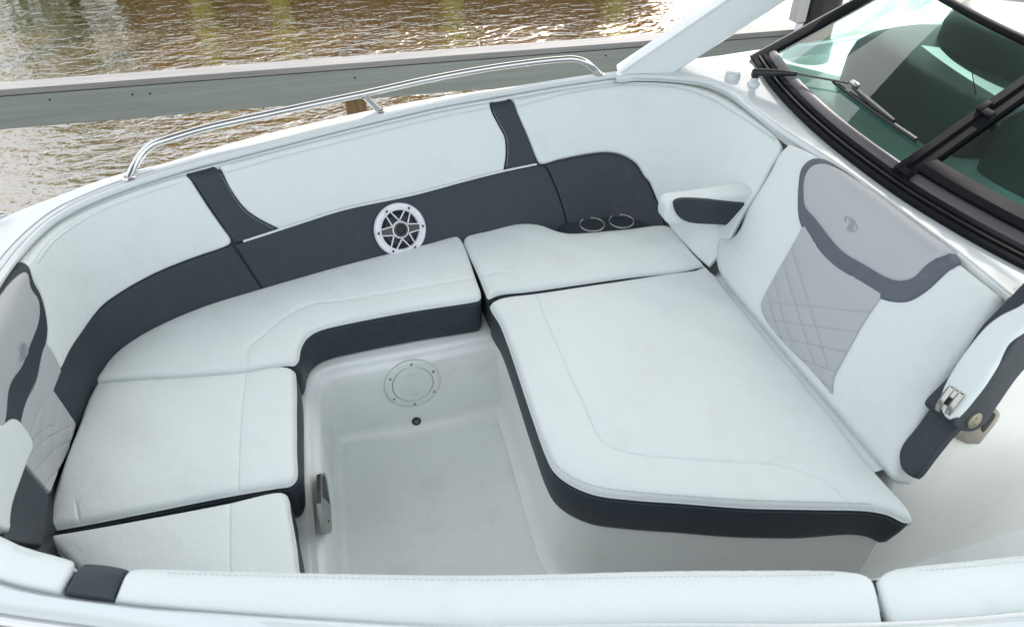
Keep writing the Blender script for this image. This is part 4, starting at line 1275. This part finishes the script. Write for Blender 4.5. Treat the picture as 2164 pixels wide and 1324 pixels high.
# hinge bar between the fixed pane and the opening centre pane
hb0, hb1 = ws_uv(1922, 352), ws_uv(2160, 184)
iA = hb0[0]
sl = (hb1[0] - hb0[0]) / max(hb1[1] - hb0[1], .05)
def hinge_i(k): return hb0[0] + sl * (k - hb0[1])
def pane(name, fa, fb, k0, k1):
    m = MB(); rows = []
    for k in np.linspace(k0, k1, 10):
        rows.append([wsp(i, k, .004) for i in np.linspace(fa(k), fb(k), 40)])
    m.grid(rows)
    o = m.build(name, GLASS, ws)
    return o
sI = 2.0
pane('pane', lambda k: sI, lambda k: hinge_i(k) - .6, .088, HT)
pane('pane', lambda k: hinge_i(k) + 2.2, lambda k: NI - .5, .150, HT)
m = MB()
for a, b, lo2, hi2 in ((-.6, .7, -.012, .026), (.9, 2.4, -.012, .018)):
    rows = []
    for k in np.linspace(.045, HT, 12):
        rows.append([wsp(hinge_i(k) + a, k, lo2), wsp(hinge_i(k) + a, k, hi2), wsp(hinge_i(k) + b, k, hi2), wsp(hinge_i(k) + b, k, lo2)])
    m.grid(rows, closed=True)
m.build('hinge_bar', FRAME, ws, sharp=30)
m = MB()
rows = []
for i in np.linspace(hinge_i(.1) + 2.2, NI, 40):
    rows.append([wsp(i, .090, -.012), wsp(i, .090, .022), wsp(i, .110, .030), wsp(i, .150, .020), wsp(i, .155, -.012)])
m.grid(rows)
m.build('pane_frame', FRAME, ws, sharp=30)
m = MB()
rows = []
for k in np.linspace(-.005, HT, 14):
    rows.append([wsp(0, k, -.015) + np.array((0, .012, 0)), wsp(0, k, .016) + np.array((0, .012, 0)), wsp(1.0, k, .020), wsp(2.2, k, .012), wsp(2.2, k, -.012)])
m.grid(rows)
m.build('side_frame', FRAME, ws, sharp=30)
m = MB()
m.tube([wsp(.1, k, .017) + np.array((0, .008, 0)) for k in np.linspace(-.005, HT, 14)], .0035, 8)
m.build('edge_trim', BRUSHED, ws)
m = MB()
m.tube([wsp(i, HT + .01, .004) for i in np.linspace(0, NI, 60)], .014, 10)
m.build('top_rail', FRAME, ws)
for dk_, dz in ((.072, 0), (.36, 0)):
    p = wsp(hinge_i(dk_) + .2, dk_, .030)
    t = wsp(hinge_i(dk_ + .02) + .2, dk_ + .02, .030) - p; t /= np.linalg.norm(t)
    s = wsp(hinge_i(dk_) + 1.2, dk_, .030) - p; s /= np.linalg.norm(s)
    MB().box(p, t * .022, s * .011, np.cross(t, s) * .007, .003).build('hinge_block', FRAME, ws)
    MB().box(p + s * .03 - t * .012, t * .011, s * .018, np.cross(t, s) * .006, .002).build('hinge_block', FRAME, ws)

# ---- wiper
wi = empty('wiper', tuple(at_z(1592, 172, .89)), boat)
pv = at_z(1592, 178, .880)
MB().lathe([(.024, -.002), (.022, .006), (.014, .012), (.012, .03), (.012, .036), (0, .036)], pv, (1, 0, 0), (0, 1, 0), (0, 0, 1), 24).build('pivot', GEL, wi)
def g_at(px, py, off):
    i, k = ws_uv(px, py)
    return wsp(i, k, off)
top = pv + np.array((0, 0, .042))
a1_ = g_at(1690, 172, .035); a2_ = g_at(1797, 190, .030)
m = MB()
m.tube([top + np.array((-.008, 0, .006)), top * .5 + a1_ * .5 + np.array((0, 0, .003)), a1_], [.0145, .0135, .008], 10)
m.box(top, (.013, -.004, 0), (.004, .013, 0), (0, 0, .015), .004)
m.build('arm_head', BLACK, wi)
MB().tube([a1_, a2_], .0042, 8).build('arm_rod', SPKGREY, wi)
bl = [g_at(x, y, .018) for x, y in [(1765, 181), (1810, 214), (1860, 250), (1905, 281), (1939, 304)]]
BL = catmull3(bl, .02)
nb = np.array([wsp(50, .2, 1.0) - wsp(50, .2, 0)])[0]
m = MB()
m.tube(BL, .0072, 8); m.tube(BL - nb * .011, .0035, 6)
m.build('blade', BLACK, wi)
cb = g_at(1850, 236, .030); c1_ = g_at(1808, 200, .032); c2_ = g_at(1893, 268, .026)
MB().tube([c1_, cb, c2_], [.0070, .0100, .0058], 8).build('blade_bridge', BLACK, wi)
t = cb - c1_; t /= np.linalg.norm(t)
s = np.cross(nb, t); s /= np.linalg.norm(s)
MB().box(g_at(1812, 197, .040), t * .022, s * .008, nb * .006, .0025).build('adapter', BRUSHED, wi)

# ---- dashboard and cowls behind the glass
ds = empty('dashboard', (2.1, 1.9, .9), boat)
pad('dash_top', Level(.886), [(1.80, 2.62), (1.725, 2.35), (1.672, 2.0), (1.668, 1.7), (1.69, 1.45), (1.77, 1.15), (1.86, 1.06), (2.6, 1.06, 1), (2.6, 2.66, 1), (1.9, 2.66)], DASH, ds, r=.01, depth=.004, step=.08)
def cowl(name, outline, z0, z1, mat):
    P = catmull(outline, .03, True)
    if area(P) < 0: P = P[::-1]
    m = MB()
    rows = []
    for o, z in ((0, z0), (.004, z0 + (z1 - z0) * .5), (.02, z0 + (z1 - z0) * .8), (.045, z1 - .012), (.07, z1), (.10, z1 + .003)):
        rows.append([(p[0], p[1], z) for p in inset(P, o)])
    m.grid(rows, closed=True)
    m.f.append(tuple(range(len(m.v) - len(P), len(m.v))))
    return m.build(name, mat, ds)
cowl('cowl', [(2.02, 2.42), (1.97, 2.20), (1.95, 1.95), (1.98, 1.75), (2.3, 1.70), (2.62, 1.80), (2.66, 2.2), (2.5, 2.46), (2.2, 2.50)], .89, 1.06, COWL)
cowl('cowl', [(2.00, 1.66), (2.02, 1.40), (2.08, 1.18), (2.3, 1.10), (2.62, 1.2), (2.62, 1.62), (2.2, 1.70)], .89, 1.10, COWL)
cowl('cowl', [(2.30, 2.30), (2.22, 2.05), (2.28, 1.78), (2.5, 1.70), (2.7, 1.8), (2.72, 2.2), (2.55, 2.36)], 1.05, 1.20, COWL)

# ================================================================== DOCK
dA, dB = at_z(0, 190, .75), at_z(1674, 63, .75)
dd = (dB - dA); dl = np.linalg.norm(dd); dd /= dl
dn = np.array((-dd[1], dd[0], 0.0))
A0, B0 = dA - dd * 4.0, dB + dd * 0.03
mid_, half_ = (A0 + B0) / 2, (B0 - A0) / 2
dock = empty('dock_rail', tuple((mid_[0], mid_[1], .57)))
tag(dock, 'grey board dock rail with pale weathered cap, running behind the boat over the water', 'dock')
for k, mat, c, hz_, hd in (('cap_board', DOCKTOP, mid_ + dn * .045 - np.array((0, 0, .0135)), .0135, .046), ('face_board', DOCKFACE, mid_ + dn * .022 - np.array((0, 0, .105)), .073, .019)):
    m = MB(); m.box((0, 0, 0), (np.linalg.norm(half_), 0, 0), (0, hd, 0), (0, 0, hz_), .003)
    o = m.build(k, mat, dock, smooth=False)
    o.matrix_basis = Matrix.Translation(Vector(c)) @ Matrix.Rotation(math.atan2(dd[1], dd[0]), 4, 'Z')
for px, py in ((105, 211), (280, 200), (317, 198), (750, 165), (1280, 118)):
    p = at_plane(px, py, dA + dn * .003, dn)
    MB().lathe([(.005, 0), (.004, .002), (0, .002)], p, dd, np.array((0, 0, 1.0)), -dn, 10).build('screw', SPKDARK, dock)
wp_ = at_plane(752, 222, dA + dn * .10, dn)
p0 = np.array((wp_[0], wp_[1], 0))
m = MB(); m.box((p0[0], p0[1], -.2), (.048, 0, 0), (0, .048, 0), (0, 0, .90), .004)
m.build('dock_post', PILE, dock, smooth=False)

pp = at_plane(1722, 60, dA + dn * -.02, dn)
pi = empty('piling', (pp[0], pp[1], WZ))
tag(pi, 'dark timber mooring piling with black sleeve beside the windshield', 'piling')
MB().lathe([(.085, -.8), (.083, .2), (.085, .80 + .0)], (pp[0], pp[1], 0), (1, 0, 0), (0, 1, 0), (0, 0, 1), 24).build('timber', PILE, pi)
MB().lathe([(.094, .80), (.097, .81), (.095, 1.6), (.0, 1.61)], (pp[0], pp[1], 0), (1, 0, 0), (0, 1, 0), (0, 0, 1), 28).build('sleeve', BLACK, pi)
MB().tube([(pp[0] - .115, pp[1] - .02, -.8), (pp[0] - .11, pp[1] - .02, .80)], .018, 12).build('pipe', PLASTIC, pi)
MB().box((pp[0] - .13, pp[1] - .02, 1.05), (.03, 0, 0), (0, .03, 0), (0, 0, .24), .004).build('pipe_box', basic('grey_pvc', (.42, .42, .42), .5), pi)

# ================================================================== ADDED SUN BLOCKER (overhead, unseen: invented to shade the bow)
SZ = 3.5
sh_ = (SZ - .88) / math.tan(SUN_ELEV)
so = np.array((math.sin(SUN_AZ) * sh_, math.cos(SUN_AZ) * sh_))
shadow_edge = [(-2.6, 1.80), (-.6, 2.365), (.0, 2.555), (.6, 2.695), (1.3, 2.755), (1.69, 2.78), (1.69, -.6), (1.5, -1.6), (-3.2, -1.6)]  # wanted shade outline at deck level; the added blocker is shaped from it
ss = empty('sun_blocker', (so[0], so[1], SZ))
tag(ss, 'added grey sun blocker on posts high above the slip, unseen, shading the bow', 'sail')
pl_ = catmull([p + (1,) for p in shadow_edge], .4, True)
m = MB(); m.prism([(p[0] + so[0], p[1] + so[1]) for p in (pl_ if area(pl_) > 0 else pl_[::-1])], (0, 0, 0), (1, 0, 0), (0, 1, 0), (0, 0, 1), SZ - .01, SZ + .01)
m.build('blocker_slab', basic('blocker_grey', (.30, .33, .34), .8, var=.05), ss, smooth=False)
for x_, y_ in ((so[0] + 4.6, so[1] + 2.9), (so[0] + 4.6, so[1] - 1.8), (so[0] - 8.5, so[1] + 1.9), (so[0] - 6.0, so[1] - 9.0)):
    MB().tube([(x_, y_, WZ - 1), (x_, y_, SZ + .2)], [.09, .07], 14).build('blocker_post', PILE, ss)  # posts invented to carry the added slab

# ================================================================== FAR BANK (seen mirrored in the water)
SW_A, SW_B = at_z(232, -34, WZ), at_z(1420, -50, WZ)
sdv = SW_B - SW_A; sln = np.linalg.norm(sdv); sdv /= sln
sn = np.array((-sdv[1], sdv[0], 0))
sw = empty('seawall', tuple((SW_A + SW_B) / 2))
tag(sw, 'brown timber seawall with olive posts across the water, mirrored in it', 'seawall')
ang = math.atan2(sdv[1], sdv[0])
me = None
npl = int(sln / .22)
for k in range(npl):
    c = SW_A + sdv * (k + .5) * sln / npl + sn * (.05 + random.uniform(-.008, .008))
    m = MB()
    if me is None:
        m.box((0, 0, 0), (sln / npl / 2 - .006, 0, 0), (0, .03, 0), (0, 0, 1.15), .004)
        o = m.build('plank', PLANK, sw, smooth=False); me = o.data
    else:
        o = bpy.data.objects.new('plank', me); COL.objects.link(o); o.parent = sw; o.matrix_parent_inverse = sw.matrix_basis.inverted()
    o.matrix_basis = Matrix.Translation((c[0], c[1], WZ + .40 + random.uniform(-.02, .02))) @ Matrix.Rotation(ang, 4, 'Z')
for px in (425, 590, 955, 1300):
    c = at_z(px, -36, WZ) - sn * .14
    MB().lathe([(.12, -.8), (.115, 1.0), (.11, 2.1), (.0, 2.15)], (c[0], c[1], WZ), (1, 0, 0), (0, 1, 0), (0, 0, 1), 18).build('post', POST, sw)
bk = [SW_A + sn * .12, SW_B + sn * .12, SW_B + sn * 8, SW_A + sn * 8]
obj('bank', [(p[0], p[1], WZ + 1.3) for p in bk] + [(p[0], p[1], WZ - 1) for p in bk], [(0, 1, 2, 3), (0, 4, 5, 1), (1, 5, 6, 2), (2, 6, 7, 3), (3, 7, 4, 0)], EARTH, smooth=False)['kind'] = 'structure'
# shrub at the end of the wall
sc = at_z(125, -30, WZ) + np.array((0, .3, 0))
shr = empty('shrub', (sc[0], sc[1], WZ))
tag(shr, 'bright green shrub at the end of the seawall, mirrored in the water', 'shrub')
mb = MB()
rng = np.random.default_rng(3)
for i in range(11000):
    d = rng.normal(size=3); d /= np.linalg.norm(d)
    rad = rng.uniform(.35, 1.0) ** .5
    lob = 1 + .22 * math.sin(d[0] * 5 + d[2] * 4) + .15 * math.sin(d[1] * 9)
    p = np.array((sc[0], sc[1], WZ + 1.3)) + d * rad * lob * np.array((.95, .7, 1.5))
    a = rng.normal(size=3); a /= np.linalg.norm(a); b = np.cross(a, d); b /= max(np.linalg.norm(b), 1e-6)
    s = rng.uniform(.03, .06)
    mb.add([p - a * s, p + b * s * .5, p + a * s, p - b * s * .5], [(0, 1, 2, 3)])
mb.build('foliage', LEAF, shr, smooth=False)
MB().tube([(sc[0], sc[1], WZ - .3), (sc[0] + .05, sc[1], WZ + .4), (sc[0], sc[1], WZ + .9)], [.06, .05, .02], 10).build('stem', PILE, shr)
